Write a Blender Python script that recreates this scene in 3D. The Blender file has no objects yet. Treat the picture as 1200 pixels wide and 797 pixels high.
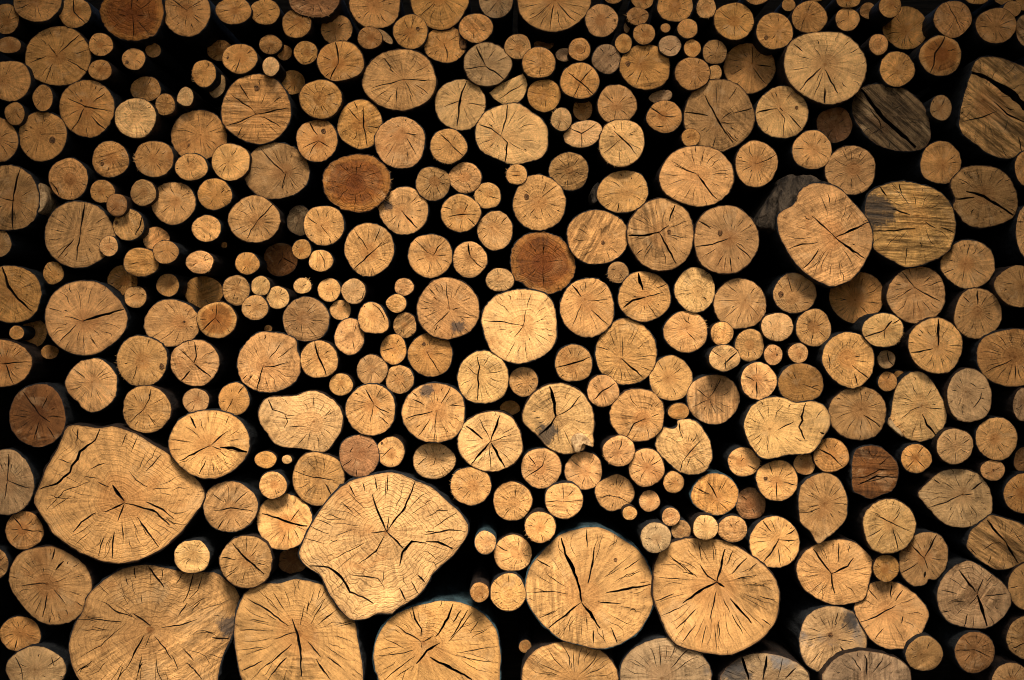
# Survey of the pile.  Units: quarter pixels of the survey tiles (3.985 per photo pixel).
# x y rx ry [rot] | tone and depth (+ recessed, - proud) | options
PILE = {
(0, 0): """
25 88 63 68|h
40 210 57 38|h|P=50,205
45 376 97 94|h|P=10,380;C=170 .1 .9 1
175 -2 112 106|h|C=200 .1 .9 1.5,290 .2 .9 1
347 58 77 68|h|K=345,-10 347,55 372,80 402,112 3.2;R=round log with bent black crack
618 60 148 125|d|P=618,66;C=95 .05 .9 3,270 .05 1 3.4,32 .15 .85 2,310 .25 .95 2.4,180 .1 .5 2,350 .1 .5 1.6;R=dark brown log at the top edge
270 262 154 137|h|P=266,262;K=266,262 225,205 2;K=275,250 330,195 370,165 3;K=315,280 360,305 415,345 3;K=240,305 225,345 208,385 2.2;K=215,262 135,295 2;K=340,255 415,232 1.6;R=large cracked log crowding the upper corner
470 208 54 53|h|P=470,212;C=0 .1 1 1.6
467 327 53 47|h
623 275 53 50|h|P=625,270;C=215 .4 .9 2,320 .3 .9 1.2;N=592,290,9
715 235 36 33|h+
199 457 46 61|h
405 505 126 130|h|P=400,497;K=315,458 360,478 400,497 525,520 3;K=395,502 368,560 330,610 3;K=425,540 460,580 492,605 3.4;K=435,478 490,437 2;N=380,470,6;R=log with three long curving splits
68 530 46 52|h|C=310 .1 1 1.6
197 635 113 115|h|P=188,618;K=190,628 310,622 2;C=80 .3 .9 1,200 .4 .9 1,260 .3 .9 1;N=245,655,17;R=log with dark knot hole
-10 655 93 100|h|C=20 .2 .9 1.5,330 .3 .95 2,350 .3 .95 2,300 .3 .95 2
680 415 71 57|h+|C=60 .3 .9 1
632 550 96 92|p-|P=625,545;K=600,470 605,495 1.6;K=675,605 690,622 2;R=pale smooth log
771 488 44 50|h
515 744 85 83|h|P=520,735;C=200 .2 .9 1.2,330 .3 .9 1.5;N=478,765,10
719 741 90 84|h|P=715,740;C=120 .3 .9 1.5,300 .3 .9 1.2,60 .2 .8 1;F=200
""",
(200, 0): """
75 55 110 111|h|P=75,50;K=0,-8 72,46 2.6;K=72,46 158,0 2.4;C=270 .2 .7 1,320 .3 .8 1.2;R=round log with a V-shaped crack
293 50 82 62|h|C=190 .3 .8 1
440 55 69 58|h|P=437,55;C=220 .1 .9 2,20 .2 .8 1
670 -18 118 98|r|C=210 .3 .9 1.4,260 .3 .9 1.2,300 .3 .9 1.2;F=270
587 110 67 66|h|P=607,100
775 138 73 70|h+|C=200 .2 .8 1,270 .2 .8 1,30 .2 .8 1
466 208 52 43|h+|C=250 .1 .9 1.2
530 245 35 35|h+
630 245 54 53|h|K=665,265 645,285 625,292 2
467 310 38 44|p|
322 273 81 68|h|P=325,270;K=325,272 312,305 302,335 2.4;N=266,270,7
230 235 60 48|h+++|
155 343 55 62|h|K=165,320 178,305 175,292 2.4;F=200
217 402 36 55 20|g+|
67 450 38 46|p|O=30,470 38,430 65,405 95,420 105,455 92,490 60,492;R=small chipped branch end
400 510 159 159|h|P=398,533;K=398,533 555,503 3.4;K=398,533 375,505 335,478 285,442 3;K=398,533 345,560 262,588 3;K=418,542 470,565 512,592 3;K=322,392 345,430 365,462 2.8;K=335,590 312,635 2.4;K=480,478 520,450 1.6;N=402,412,13;R=large log with a small knot near its top
570 385 57 55|h++|C=280 .2 .9 1,230 .3 .9 1
792 285 108 92|h|P=780,300;K=768,196 780,250 782,298 4;K=780,300 765,330 745,370 3.4;C=150 .3 .9 1,350 .3 .9 1,40 .3 .8 1;R=log with a thick forked crack
700 462 97 88|h|P=692,458;C=250 .3 .9 1.6,300 .3 .9 1.4,100 .3 .9 1.2,160 .4 .9 1,20 .3 .8 1,60 .3 .8 1;R=round log with brownish heart
683 655 95 99|h|P=690,658;K=648,570 668,605 685,630 3.6;K=690,658 740,685 2;K=690,660 665,690 648,725 1.8;K=690,658 620,690 1.6;N=713,612,13;R=log with dark round knot beside a split
130 632 128 117|h+|P=140,630;C=270 .1 .9 2,95 .3 .9 1.4,170 .2 .9 1.6,50 .3 .9 1.2,20 .3 .9 1;N=85,678,7
96 780 74 62|a|
280 755 88 85|a|P=270,755;C=240 .2 .9 1,60 .3 .9 1,210 .1 .6 1.4
493 798 152 130|o|P=540,805;K=420,695 470,750 530,810 3.2;K=540,805 530,850 520,880 2.6;C=310 .2 .9 1.4,260 .3 .9 1.2,350 .3 .8 1;R=large tan log with long slanting split
""",
(400, 0): """
88 580 103 113|h|P=85,575;K=102,500 105,590 120,680 3.4;K=30,502 55,530 85,565 2.2;K=115,590 185,602 1.4;K=60,475 75,510 2.6;C=250 .3 .8 1;R=log with one straight upright split
158 15 117 117|h|C=185 .2 .9 1.8,310 .4 .9 1.8,230 .3 .7 1,30 .2 .6 1.6
459 -10 134 142|h|P=460,-20;C=225 .2 .9 2.4,275 .4 .9 1,310 .2 .8 2,250 .4 .9 1.4
722 -5 80 88|g|P=730,5;C=230 .1 .9 2,310 .1 .8 1.6
133 177 56 50|h-
204 171 47 17 42|g|R=thin grey splinter of wood
323 147 79 80|h|P=322,155;C=225 .1 .9 1.6,110 .2 .9 1.6,180 .1 .9 1.4,255 .2 .9 1.4,20 .4 .8 1,70 .2 .9 1;N=357,135,10;R=log with a black knot hole
485 208 96 85|h|P=480,205;K=480,208 492,240 492,288 2.6;C=30 .3 .8 1,140 .2 .7 1,230 .4 .8 1;N=566,195,20;R=log with a bark covered knot at its edge
628 130 78 67|h|P=615,132;C=275 .1 .9 1.4,200 .3 .8 1.2,350 .3 .8 1
272 372 170 140|a|P=292,372;K=292,372 140,410 2.8;K=200,270 235,330 2.6;K=300,385 335,452 2;K=345,395 405,440 2.6;K=262,405 255,480 2;K=290,372 440,380 1.6;C=60 .3 .85 1,30 .4 .9 1,230 .5 .95 1.4,215 .5 .95 1.4,290 .5 .9 1.2,135 .4 .9 1;R=wide oval log ringed by fine checks
682 300 110 99|g|P=672,305;K=630,218 650,260 672,305 3.6;K=672,310 580,322 2.8;K=672,308 715,335 757,368 4;C=60 .2 .8 1.2,250 .4 .9 1,20 .4 .9 1;R=greyish log with three-way crack
555 488 117 117|p|P=560,470;K=585,380 562,430 550,500 540,590 4.4;K=595,483 668,493 2.6;K=555,470 480,500 1.4;R=pale log split from top to bottom
275 665 115 119|a|P=286,610;K=290,622 370,630 1.6;K=305,645 350,725 2;C=240 .4 .9 1,280 .4 .9 1;R=smooth log with off-centre heart
500 683 84 80|a|P=512,675;K=458,622 480,645 512,672 3;K=512,675 570,728 2.6;C=200 .3 .8 1.2,60 .3 .8 1;F=240
780 430 88 55|p|O=693,432 693,432 735,398 797,368 847,344 847,344 867,392 852,450 812,482 765,487 720,465;P=760,440;K=735,465 790,425 850,390 2.4;R=half-moon split piece
824 217 61 56|a|P=832,228;C=280 .2 .9 1.6,180 .3 .8 1
795 625 167 140|p|P=745,635;O=627,640 640,570 690,515 770,488 830,487 880,520 935,560 960,610 958,690 930,735 880,750 800,765 740,745 660,705;K=745,635 700,600 645,582 3.4;K=745,630 770,560 778,490 3.4;K=750,640 778,665 762,762 4;C=200 .3 .9 1.4,330 .2 .7 1.4,60 .3 .8 1,20 .4 .8 1;R=large pale log with rounded square outline
""",
(600, 0): """
194 -10 169 153|a|P=200,0;C=260 .1 .95 3,315 .1 .95 3,215 .1 .95 2.6,240 .4 .95 2,285 .4 .95 1.4,345 .4 .9 1.2,195 .4 .95 1.6,330 .5 .95 1.2;R=large log cut off by the top edge
418 95 75 75|a|P=416,93;N=480,95,7
475 -30 48 46|h
610 0 50 42|h+
587 75 50 41|h|C=200 .2 .9 1.4,30 .3 .9 1.4,270 .2 .8 1;F=190
762 25 82 77|h
617 158 50 48|h
521 203 38 44|h
536 128 14 24|g+
717 130 22 21|h
738 213 51 48|g|K=715,225 740,235 765,215 2
820 133 46 45|h
315 230 50 52|h|K=345,215 338,240 320,252 1.6
150 208 46 24|r+++|
247 256 43 30|g+|
442 275 66 67|g|P=440,270;R=greyish ringed log
623 312 117 105|h|P=600,300;K=605,330 590,372 580,395 2;K=570,335 540,362 1.6;C=340 .5 .9 1,60 .3 .8 1;N=540,297,14;R=smooth log with a side knot
125 293 77 70|h|C=180 .3 .8 1,270 .2 .9 1.4
317 377 90 82|h|P=320,383;K=262,340 320,383 382,438 3.4;K=320,383 348,350 375,320 3;K=320,385 295,430 285,455 2;R=log split by an X-shaped crack
150 445 77 74|h|P=150,440;C=350 .3 .95 1.6,170 .3 .9 1,280 .3 .9 1
330 512 45 49|h+|C=30 .2 .9 1.6,120 .3 .9 1
490 488 90 91|a|P=487,495;C=135 .2 .95 1.8,45 .2 .8 1,320 .3 .8 1.6,260 .2 .8 1,190 .3 .8 1;R=round log with fine square checks
231 557 47 53|p|C=250 .2 1 1.6;F=180
332 625 90 60 -14|p|P=325,625;K=270,598 325,625 372,592 395,575 2.8;K=325,625 325,685 2.4;R=flattened oval log with a Y-shaped crack
512 667 104 110 20|p-|P=512,645;K=475,610 512,645 580,720 3.4;K=512,650 430,712 2;C=265 .4 .9 1.6,30 .3 .9 1.4,90 .4 .9 1,330 .3 .9 1.2;F=240;R=bright log with bark showing at its side
712 545 81 73|h|K=640,498 670,520 702,540 3.4;K=702,540 765,545 1.6;K=668,588 690,592 708,590 3;R=log with a small dark gash
695 450 55 28 -12|g+
843 342 80 74|h|C=300 .3 .8 1
835 642 42 42|h-|C=200 .1 .5 1
266 800 91 88|o|P=265,795;C=90 .1 .9 2.6,50 .3 .9 1.4,130 .3 .9 1.2,270 .3 .9 1.2,200 .3 .9 1,340 .3 .9 1
22 815 48 47|a|K=-5,800 35,800 1.6;K=0,820 40,818 1.4;F=170
""",
(800, 0): """
110 35 45 50|a|F=250
240 98 92 86|h|P=240,100;C=145 .1 .9 2,215 .3 .9 1.6,320 .3 .9 1.8,30 .3 .9 1.4,270 .2 .8 1;R=round log with four spoke-like cracks
347 -25 58 44|h
430 145 85 84|h|N=390,175,11;C=230 .2 .5 2;R=smooth log with a slanted dark nick
495 22 31 29|h+
593 80 81 73|h|P=575,75;R=rough log with faint rings
620 -15 44 22|h+
775 -6 55 42|h
770 90 55 54|h|C=80 .2 .95 2,210 .2 .9 1.4
45 225 39 41|h
150 243 56 56|o|
150 340 32 36|a
54 342 2 2|skip
313 315 119 115|h+|P=325,295;K=325,295 328,215 2;K=345,302 420,314 2.8;K=328,318 392,392 2.4;C=170 .4 .9 1.4,210 .4 .8 1,50 .3 .9 1.4
662 318 190 165|p-|P=665,300;O=478,300 495,215 560,165 640,152 740,158 800,195 850,270 855,335 830,400 790,450 720,480 650,478 560,435 495,370;K=645,318 590,370 548,420 3.4;K=665,325 725,435 3.6;K=665,410 663,480 4;K=655,340 635,400 615,445 1.8;K=520,207 560,240 3;C=190 .4 .9 1,160 .3 .8 1,90 .3 .8 1.4;R=large pale log with clear upper grain
168 540 158 165|o|P=165,565;K=105,445 165,565 235,668 4;K=12,522 65,530 118,540 4;K=320,508 240,530 3;K=170,575 240,578 1.6;K=155,640 140,690 2.6;K=250,410 215,465 2.4;K=235,520 180,558 2;C=95 .4 .9 1.6,310 .4 .95 3;S=.4;B=40 .4 .4;R=large log with grey lower patch
465 525 120 119|p-|P=455,505;K=348,525 410,510 440,508 3.6;K=440,505 475,555 470,640 2.4;K=500,540 555,600 3.4;K=430,430 440,458 2.4;K=470,520 455,505 1.4;N=532,503,9;R=bright log with crack entering from one side
710 583 82 81|r+|R=plain reddish log
605 700 90 89|a|P=615,698;K=522,692 570,695 2;C=60 .3 .8 1,140 .3 .8 1.4,330 .3 .9 1.4,240 .4 .8 1.2
345 765 98 105|a|P=340,765;K=440,718 400,745 345,765 2.4;C=110 .3 .9 2,170 .4 .9 1,210 .2 .8 2.2,290 .3 .9 1.2,60 .4 .9 1,250 .4 .9 1.4
785 795 115 112|o|P=795,790;C=150 .2 .9 2,100 .3 .9 1.4,120 .4 .9 1,310 .2 .9 1.8,210 .3 .9 1.2,50 .3 .9 1.2,270 .3 .8 1
""",
(1000, 0): """
70 50 38 38|h++
172 28 51 52|h|C=330 .3 .8 1
245 130 103 98|h++|C=190 .3 .95 1.8,270 .2 .8 1.4,255 .4 .9 1.2,300 .3 .8 1,225 .4 .9 1
465 88 85 83|h|P=475,85;K=435,10 475,85 500,140 2;C=240 .1 .9 1.6,50 .4 .9 1,320 .3 .8 1
578 -28 60 48|h|C=250 .2 .9 2
668 118 91 80|h|P=665,125;C=20 .2 .9 1.4,50 .3 .9 1.2,130 .3 .9 1,180 .3 .9 1.2,350 .2 .8 1.6,270 .3 .9 1,300 .3 .9 1
742 41 40 37|h|K=705,75 720,70 735,82 2
705 -15 45 38|h+
840 140 78 85|o|C=160 .3 .9 1,200 .3 .9 1.4
805 5 45 45|h+
118 207 44 48|h
205 322 80 81|h|P=207,330;C=220 .2 .8 1.8,45 .4 .9 1;R=round log with a ringed heart
408 260 95 92|m|P=415,250;K=428,170 408,215 385,250 378,300 360,340 4;C=20 .4 .8 2;R=ringed brown log with a curved crack
180 545 178 148 28|k|O=0,480 30,420 90,395 170,393 230,410 290,455 330,500 352,570 357,640 330,685 270,703 170,695 100,665 40,600 8,540;P=150,540;K=40,415 75,460 100,500 150,560 215,620 290,690 9;K=75,500 120,560 130,600 3;K=85,625 150,590 2;S=.35;B=42 1 1;R=blackened grey log with a broad gouge
410 503 50 59|o|C=200 .2 .9 1.4,60 .2 .8 1
760 510 265 230|o|O=560,305 600,272 680,275 797,315 880,370 925,480 930,600 900,690 797,720 690,735 600,690 505,610 497,540 520,440 545,350;P=600,470;K=545,338 620,360 680,400 740,440 800,500 900,570 960,640 13;K=505,570 580,555 670,520 3;K=655,475 720,530 830,590 4;K=720,560 705,610 1.6;K=770,640 790,715 3;S=.4;B=38 .95 .8;R=huge grey split log with a diagonal cleft
408 760 92 98|h|C=10 .3 .9 1.4,40 .4 .8 1
830 785 75 85|h
""",
(0, 200): """
40 130 140 152|o|P=62,140;K=95,-15 75,60 62,140 4;K=60,140 60,275 4;K=62,140 0,125 2.4;C=30 .3 .8 1.4,330 .4 .9 1.2,210 .3 .7 2,140 .4 .8 1.6;S=.3;R=cut-off log with upright crack at the border
319 38 89 95|h|K=240,55 262,85 275,115 3;R=plain log with a split sliver
477 97 57 52|h|C=300 .2 .6 1
545 160 49 52|r-|C=220 .1 .9 1
668 103 61 60|o
809 150 103 98|a|P=825,138;K=712,120 745,127 2.8;C=220 .3 .8 1,310 .3 .8 1,30 .3 .9 1,110 .3 .9 1.2
368 298 161 152|o|P=375,292;K=395,148 382,240 375,292 4.2;K=375,292 362,360 357,418 3.4;K=345,320 305,365 268,408 3.4;C=220 .4 .9 1,320 .5 .95 1.6,30 .5 .95 1,150 .4 .9 1,190 .5 .9 1,170 .4 .9 1,345 .4 .9 1;R=broad tan log with upright crack
600 252 70 73|a|P=592,248;K=662,212 655,265 630,300 3.4;N=546,243,10;R=knotty branch end with a curved side crack
507 352 43 47|a-
0 340 50 61|o
728 318 60 55|h+
657 428 80 66|h|C=190 .2 .8 1.4
773 380 58 53|h-
570 513 69 68|h+|P=588,512;C=230 .3 .8 1,150 .3 .8 1
632 590 51 50|a|K=605,590 632,575 1.6
783 535 52 52|h
248 478 49 52|h
45 577 150 131|h|P=60,575;K=12,450 40,540 85,600 148,655 5.4;C=30 .3 .8 1.2,200 .3 .8 1,330 .3 .9 1;R=bordering log with long curved split
396 688 186 170|a|P=388,703;K=388,703 445,682 578,648 5;K=385,703 305,682 2.6;K=355,720 310,765 280,797 3.4;K=225,640 290,660 2.4;K=325,540 335,570 3;C=75 .4 .9 1.2,100 .3 .9 1.2,200 .5 .9 1,130 .5 .9 1.2,270 .4 .8 1.2,330 .5 .9 1.2,350 .3 .9 1.2,300 .4 .9 1.2;R=wide log with one long gaping side split
77 757 33 32|h
158 757 60 67|h++
802 712 126 107|a|P=855,708;N=860,705,6;C=130 .4 .9 1.2,220 .3 .9 2,250 .4 .9 1,30 .4 .9 1.2,60 .4 .9 1
""",
(200, 200): """
205 110 80 71|h|K=235,105 250,92 2;C=45 .4 .8 1,230 .3 .8 1
390 228 118 106|a|P=405,235;K=405,235 440,200 478,155 3.4;K=405,235 375,280 355,318 3;C=350 .3 .8 1,310 .4 .9 1.4,200 .4 .9 1.4,150 .3 .9 1,120 .4 .9 1.2,220 .4 .9 1.2,100 .4 .9 1;R=log with one straight slanting crack
600 233 56 68|k+|C=250 .2 .7 1
715 255 94 92|a-|P=705,255;K=640,218 685,250 3;K=740,315 748,340 2.6;K=700,255 745,310 1.4;C=110 .4 .9 1.2,60 .4 .8 1;S=.25;R=bright log with grey smudge on its side
167 270 68 61|a|P=172,266
250 347 14 14|h++|
135 427 62 53|a-|F=310;R=rough sawn branch with dark bark trailing
357 433 55 51|h|C=240 .2 .9 1.4
513 415 78 76|d2++|P=522,405;K=522,405 520,370 2;K=522,405 582,440 3;K=520,408 500,440 2.4
612 367 43 46|h
701 420 56 50|a|K=690,375 715,420 722,460 2.4
152 568 89 75|h++|C=130 .3 .8 1,300 .3 .8 1
306 558 62 69|a|P=310,550;C=250 .2 .9 1.6,70 .3 .8 1.4
420 538 43 45|p|C=50 .2 .9 2
500 593 52 52|p|C=120 .2 .8 1,20 .3 .8 1,320 .3 .8 1,60 .3 .9 1.4
393 640 61 57|a-
615 538 41 36|p|C=30 .1 .6 1.6;F=60
740 557 52 54|a
215 697 91 83|m|P=210,688;K=210,688 175,720 145,747 3.4;K=210,688 215,625 1.8;K=210,690 235,720 1.6;R=small log with a brown heart and pale rim
632 695 108 102|o|P=612,692;C=190 .2 .9 1,270 .2 .9 1,350 .3 .9 1,50 .3 .9 1,310 .4 .9 1.2;S=.2
793 651 48 46|a
455 738 18 17|h+
""",
(400, 200): """
72 56 156 133|d|P=65,45;C=80 .2 .6 2.4,20 .3 .8 1.6,310 .4 .9 1.4,200 .3 .9 1.6,230 .3 .9 1.4,270 .4 .9 1.6,130 .4 .9 1.4;F=350;B=20 .35 .25;R=oval dark brown log
293 187 113 108|a|P=283,187;K=285,190 355,268 4;K=198,140 240,165 2;C=90 .3 .9 1.2,45 .4 .9 1.2,215 .3 .9 1.4,30 .5 .9 1.6,260 .4 .9 1.2;S=.25;M=215,160,30;R=speckled log with ringed pith
428 60 79 78|o|P=437,45;C=225 .2 .9 1.4,290 .2 .9 1.6,30 .2 .8 1.2,160 .2 .8 1,250 .3 .9 1,340 .2 .9 1
578 33 76 70|a|C=120 .2 .7 1,300 .3 .8 1,210 .3 .8 1
683 117 61 60|a|K=640,90 660,102 2;K=690,120 735,132 2.6;F=170
557 198 91 86|a|P=568,200;K=475,170 518,182 2.8;K=500,215 560,205 630,207 2.8;K=575,195 592,158 2.2;K=590,222 630,260 2.8;C=260 .3 .9 1;R=log with a crossing of level cracks
718 280 81 90|a|K=745,250 775,215 1.6;C=230 .4 .9 1,190 .4 .8 1
130 367 113 122|a|P=122,385;K=60,458 120,402 190,335 3.4;K=65,285 100,330 125,372 1.8;K=182,262 155,335 2.6;C=30 .4 .9 1,330 .4 .9 1;R=log with long crack from lower side
415 397 102 100|a|P=430,395;K=345,325 400,378 425,392 2.4;K=430,395 450,360 485,325 2.6;K=440,395 490,395 1.8;C=250 .3 .9 1.6,200 .3 .8 1,300 .3 .9 1
600 415 78 82|a|P=602,403;K=592,338 602,400 3.6;K=602,403 635,435 668,458 3;R=log cracked like clock hands
57 563 55 58|p|K=108,560 95,595 70,610 2
740 510 65 53|p|
293 543 44 40|a|C=240 .1 .9 1
257 620 46 42|a
150 687 71 72|a|O=80,700 85,655 110,622 145,615 180,630 205,670 220,705 215,740 190,757 140,757 100,745;K=145,622 175,645 195,672 205,700 3;R=rounded triangle log with curved crack
297 722 53 58|o
498 645 143 141|a|P=500,640;K=405,545 438,580 2.8;K=505,655 470,690 435,725 3;K=490,520 497,600 505,650 2;K=545,680 635,685 2;K=520,650 552,640 2;K=372,605 425,622 2;C=60 .4 .9 1,30 .5 .9 1.2,290 .4 .9 2,320 .4 .7 2,240 .6 .95 3,110 .5 .9 1.2,200 .4 .9 1,180 .5 .9 1,345 .5 .9 1;M=545,722,40;R=large round log with many short checks
38 775 68 84|a|P=48,778;C=280 .2 .9 1,70 .3 .9 1
835 730 173 171|p-|P=850,725;O=658,690 700,605 780,565 870,558 955,580 995,640 1003,720 1000,790 960,850 880,890 810,898 740,870 690,820;K=665,700 740,705 850,725 3;K=885,580 868,640 2;K=862,650 850,725 840,720 2.8;K=850,725 805,780 2.4;C=240 .4 .9 1.6,280 .4 .9 1.4,40 .4 .8 1.2,330 .3 .9 1.6,140 .4 .9 1.6,20 .5 .9 1,265 .5 .9 1.2,350 .5 .9 1.2;R=large bright log with flattened sides
""",
(600, 200): """
127 150 120 127|a|P=125,145;K=140,125 208,72 2.2;C=290 .2 .6 1.4,350 .4 .8 1,70 .3 .8 1.2,140 .4 .9 1;K=100,220 140,222 2;N=68,122,13;R=log with an upright slit knot
400 310 143 125|a|P=430,340;C=190 .4 .9 1.2,170 .5 .9 1.2,210 .4 .9 1.4,320 .4 .9 1.2,290 .4 .9 1.4;S=.2;N=425,335,10;B=-60 .8 .45;R=log half smooth and half rough
518 98 118 97 -10|a|P=538,98;K=498,150 492,188 2.2;C=20 .4 .9 1,150 .3 .8 1,330 .3 .9 1,190 .3 .8 1;R=log with dark bark peeling at one side
696 298 151 166|o|P=688,288;K=545,302 640,300 688,288 5;K=688,288 735,255 3.4;K=735,235 762,160 4;K=690,292 730,370 765,435 4.4;K=580,392 612,368 3;C=130 .4 .9 1.2,95 .4 .9 1.2,240 .4 .9 1.4,20 .4 .9 1,350 .4 .9 1,280 .4 .9 1;N=733,285,10;R=broad log with a wide crack like a bent arm
140 430 150 142|d|P=148,425;O=-5,430 5,365 40,318 95,292 160,292 225,318 272,368 294,430 284,490 245,545 190,570 130,574 80,548 50,522 12,505;C=90 .2 .7 2.4,270 .1 .8 2.8,0 .1 .7 1.8,180 .1 .3 1.8,40 .4 .8 1.6,220 .3 .7 2,130 .5 .8 1.4;B=-10 .35 .25;R=lumpy dark brown log
495 475 49 49|o|F=210
353 640 125 136|a|P=340,600;K=280,535 300,560 322,588 4;K=355,608 450,600 2.6;K=370,650 452,720 2.8;K=325,625 282,725 2;K=400,580 440,548 1.6;C=90 .3 .9 1,290 .4 .9 1;R=smooth bright log with scattered short cracks
618 588 121 115|a|P=620,592;K=590,478 600,520 612,558 6;K=520,640 565,607 620,592 5;K=620,592 705,568 3;K=675,548 725,528 3;K=632,620 680,690 1.6;R=log with a wedge-shaped crack at its top
855 557 92 103|p|K=895,495 925,475 2.4;C=310 .3 .8 1,200 .2 .6 1
""",
(800, 200): """
15 752 100 95|a|P=20,740;K=5,690 35,715 2.4;K=20,755 60,795 2.4;C=80 .4 .9 1,180 .4 .8 1;F=40
68 25 172 139|a|P=70,20;K=-40,-25 20,0 65,15 3;K=70,20 110,70 160,132 4;C=75 .3 .9 2,260 .4 .9 2,200 .3 .9 2,150 .3 .9 1.4,30 .4 .9 1.4,50 .4 .9 1.4,0 .4 .9 2.4,240 .5 .9 2,105 .4 .9 1.4,180 .4 .9 1.4,10 .5 .9 1.8;R=broad bright log with radiating checks
203 322 150 157|o|P=222,315;K=62,355 140,345 212,318 3.4;K=75,235 130,272 3.4;K=250,345 318,410 3.4;K=220,400 228,470 3;K=190,395 165,440 2;C=30 .4 .9 1.6,100 .4 .9 1.6,350 .5 .9 1.8,60 .4 .9 1.2,215 .5 .95 2,150 .5 .8 1;N=175,290,13;R=broad dull log with a rusty streak
668 295 215 240|a-|P=712,312;O=455,205 525,158 545,110 580,75 640,60 720,80 797,150 850,215 882,285 880,345 845,430 797,495 740,525 690,535 610,500 540,440 480,350 452,280;K=603,210 660,265 712,312 3.4;K=712,312 797,272 880,238 4.4;K=712,312 797,375 850,410 4.4;K=635,365 600,420 560,458 3.6;K=500,365 560,342 630,335 3;C=110 .4 .8 1.4,245 .3 .8 1.4,230 .4 .9 1.6,300 .3 .9 1.8,320 .4 .9 1.4,280 .5 .9 1.2,70 .4 .8 1.2,180 .4 .9 1.6,20 .5 .9 1;R=large bright log with a grey bark lobe
268 622 121 116|o|P=293,605;C=310 .2 .9 1.6,180 .2 .9 1.2,220 .3 .9 1.4,250 .4 .9 1.4,350 .4 .9 1.2,140 .4 .9 1.2,50 .4 .9 1.2,280 .5 .9 1.2;R=tan round log with dark pith
523 573 97 92|o|P=510,600;K=490,495 512,565 1.6;C=40 .4 .9 1.2,60 .3 .8 1;N=460,577,14;R=log with an eye-shaped knot
442 730 74 65|p-|C=250 .3 .9 1.4,130 .3 .7 1
612 734 81 86|a|P=612,730;C=260 .1 .9 2.4,85 .2 .9 2,20 .2 .7 1.6,160 .2 .8 1.4,200 .2 .8 1.4,320 .3 .8 1
184 760 51 54|a|K=165,745 180,735 1.6
313 815 65 75|a|
813 590 124 118|h+|P=805,605;C=30 .4 .9 1.4,260 .3 .9 1.4,310 .3 .9 1,180 .3 .8 1.4,350 .4 .9 1
""",
(1000, 200): """
265 250 203 197|q|P=300,210;O=65,170 75,110 140,70 230,52 320,68 400,100 450,160 468,235 465,310 430,380 340,430 250,447 180,415 110,370 85,320 60,220;K=85,283 190,282 290,270 3.4;K=130,75 158,118 4;K=215,55 228,105 3;K=180,178 265,205 3.6;K=335,240 380,268 3.4;K=405,265 465,290 3.6;K=250,335 242,440 2;C=60 .3 .8 1.6,30 .4 .8 1.4,130 .3 .8 1.4,300 .3 .8 1.6,320 .5 .9 1;S=.25;B=4 .85 .75;M=115,185,98;R=large streaked log with a black mould stain
611 122 156 140|o|P=610,110;O=455,70 470,30 520,-10 600,-20 690,0 745,60 768,130 765,180 735,225 660,255 590,262 530,245 490,200 468,165 478,132;K=525,97 610,118 680,160 752,208 5.4;K=478,133 565,125 4.4;C=110 .4 .9 1,70 .4 .9 1,40 .5 .9 1,150 .4 .9 1;B=30 .5 .5;R=broad log with a long slanting split
538 437 124 111|a|P=522,435;K=420,480 468,460 3;K=530,395 545,345 2.6;C=260 .2 .9 1.6,330 .3 .9 1,170 .4 .8 1;R=smooth log with a tiny ringed pith
297 580 135 131|a|P=285,545;K=212,460 245,500 285,545 2.6;K=285,545 345,580 405,608 3.4;K=330,525 362,490 2.6;K=345,540 415,515 2;K=275,550 215,590 1.6;C=270 .3 .9 1.2,300 .4 .9 1,235 .4 .9 1.4,210 .5 .9 1.4,185 .4 .9 1.4,320 .6 .9 1;R=round log crossed by one slanting check
582 668 112 116|a|P=580,655;K=575,560 580,625 4;K=508,588 540,615 2.8;C=330 .3 .8 1,250 .4 .8 1,30 .4 .9 1;R=log with a ringed heart under an upright notch
140 745 95 78|p-|P=145,745;K=52,778 145,745 3.4;K=145,745 165,715 180,702 5;K=182,715 218,695 3;K=145,748 150,790 2.4;F=330;R=pale log with a chunky Y-shaped crack
775 540 112 95|o|C=170 .3 .8 1,320 .3 .8 1,100 .3 .8 1
840 287 80 135|a|K=762,240 800,240 3
""",
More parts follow.
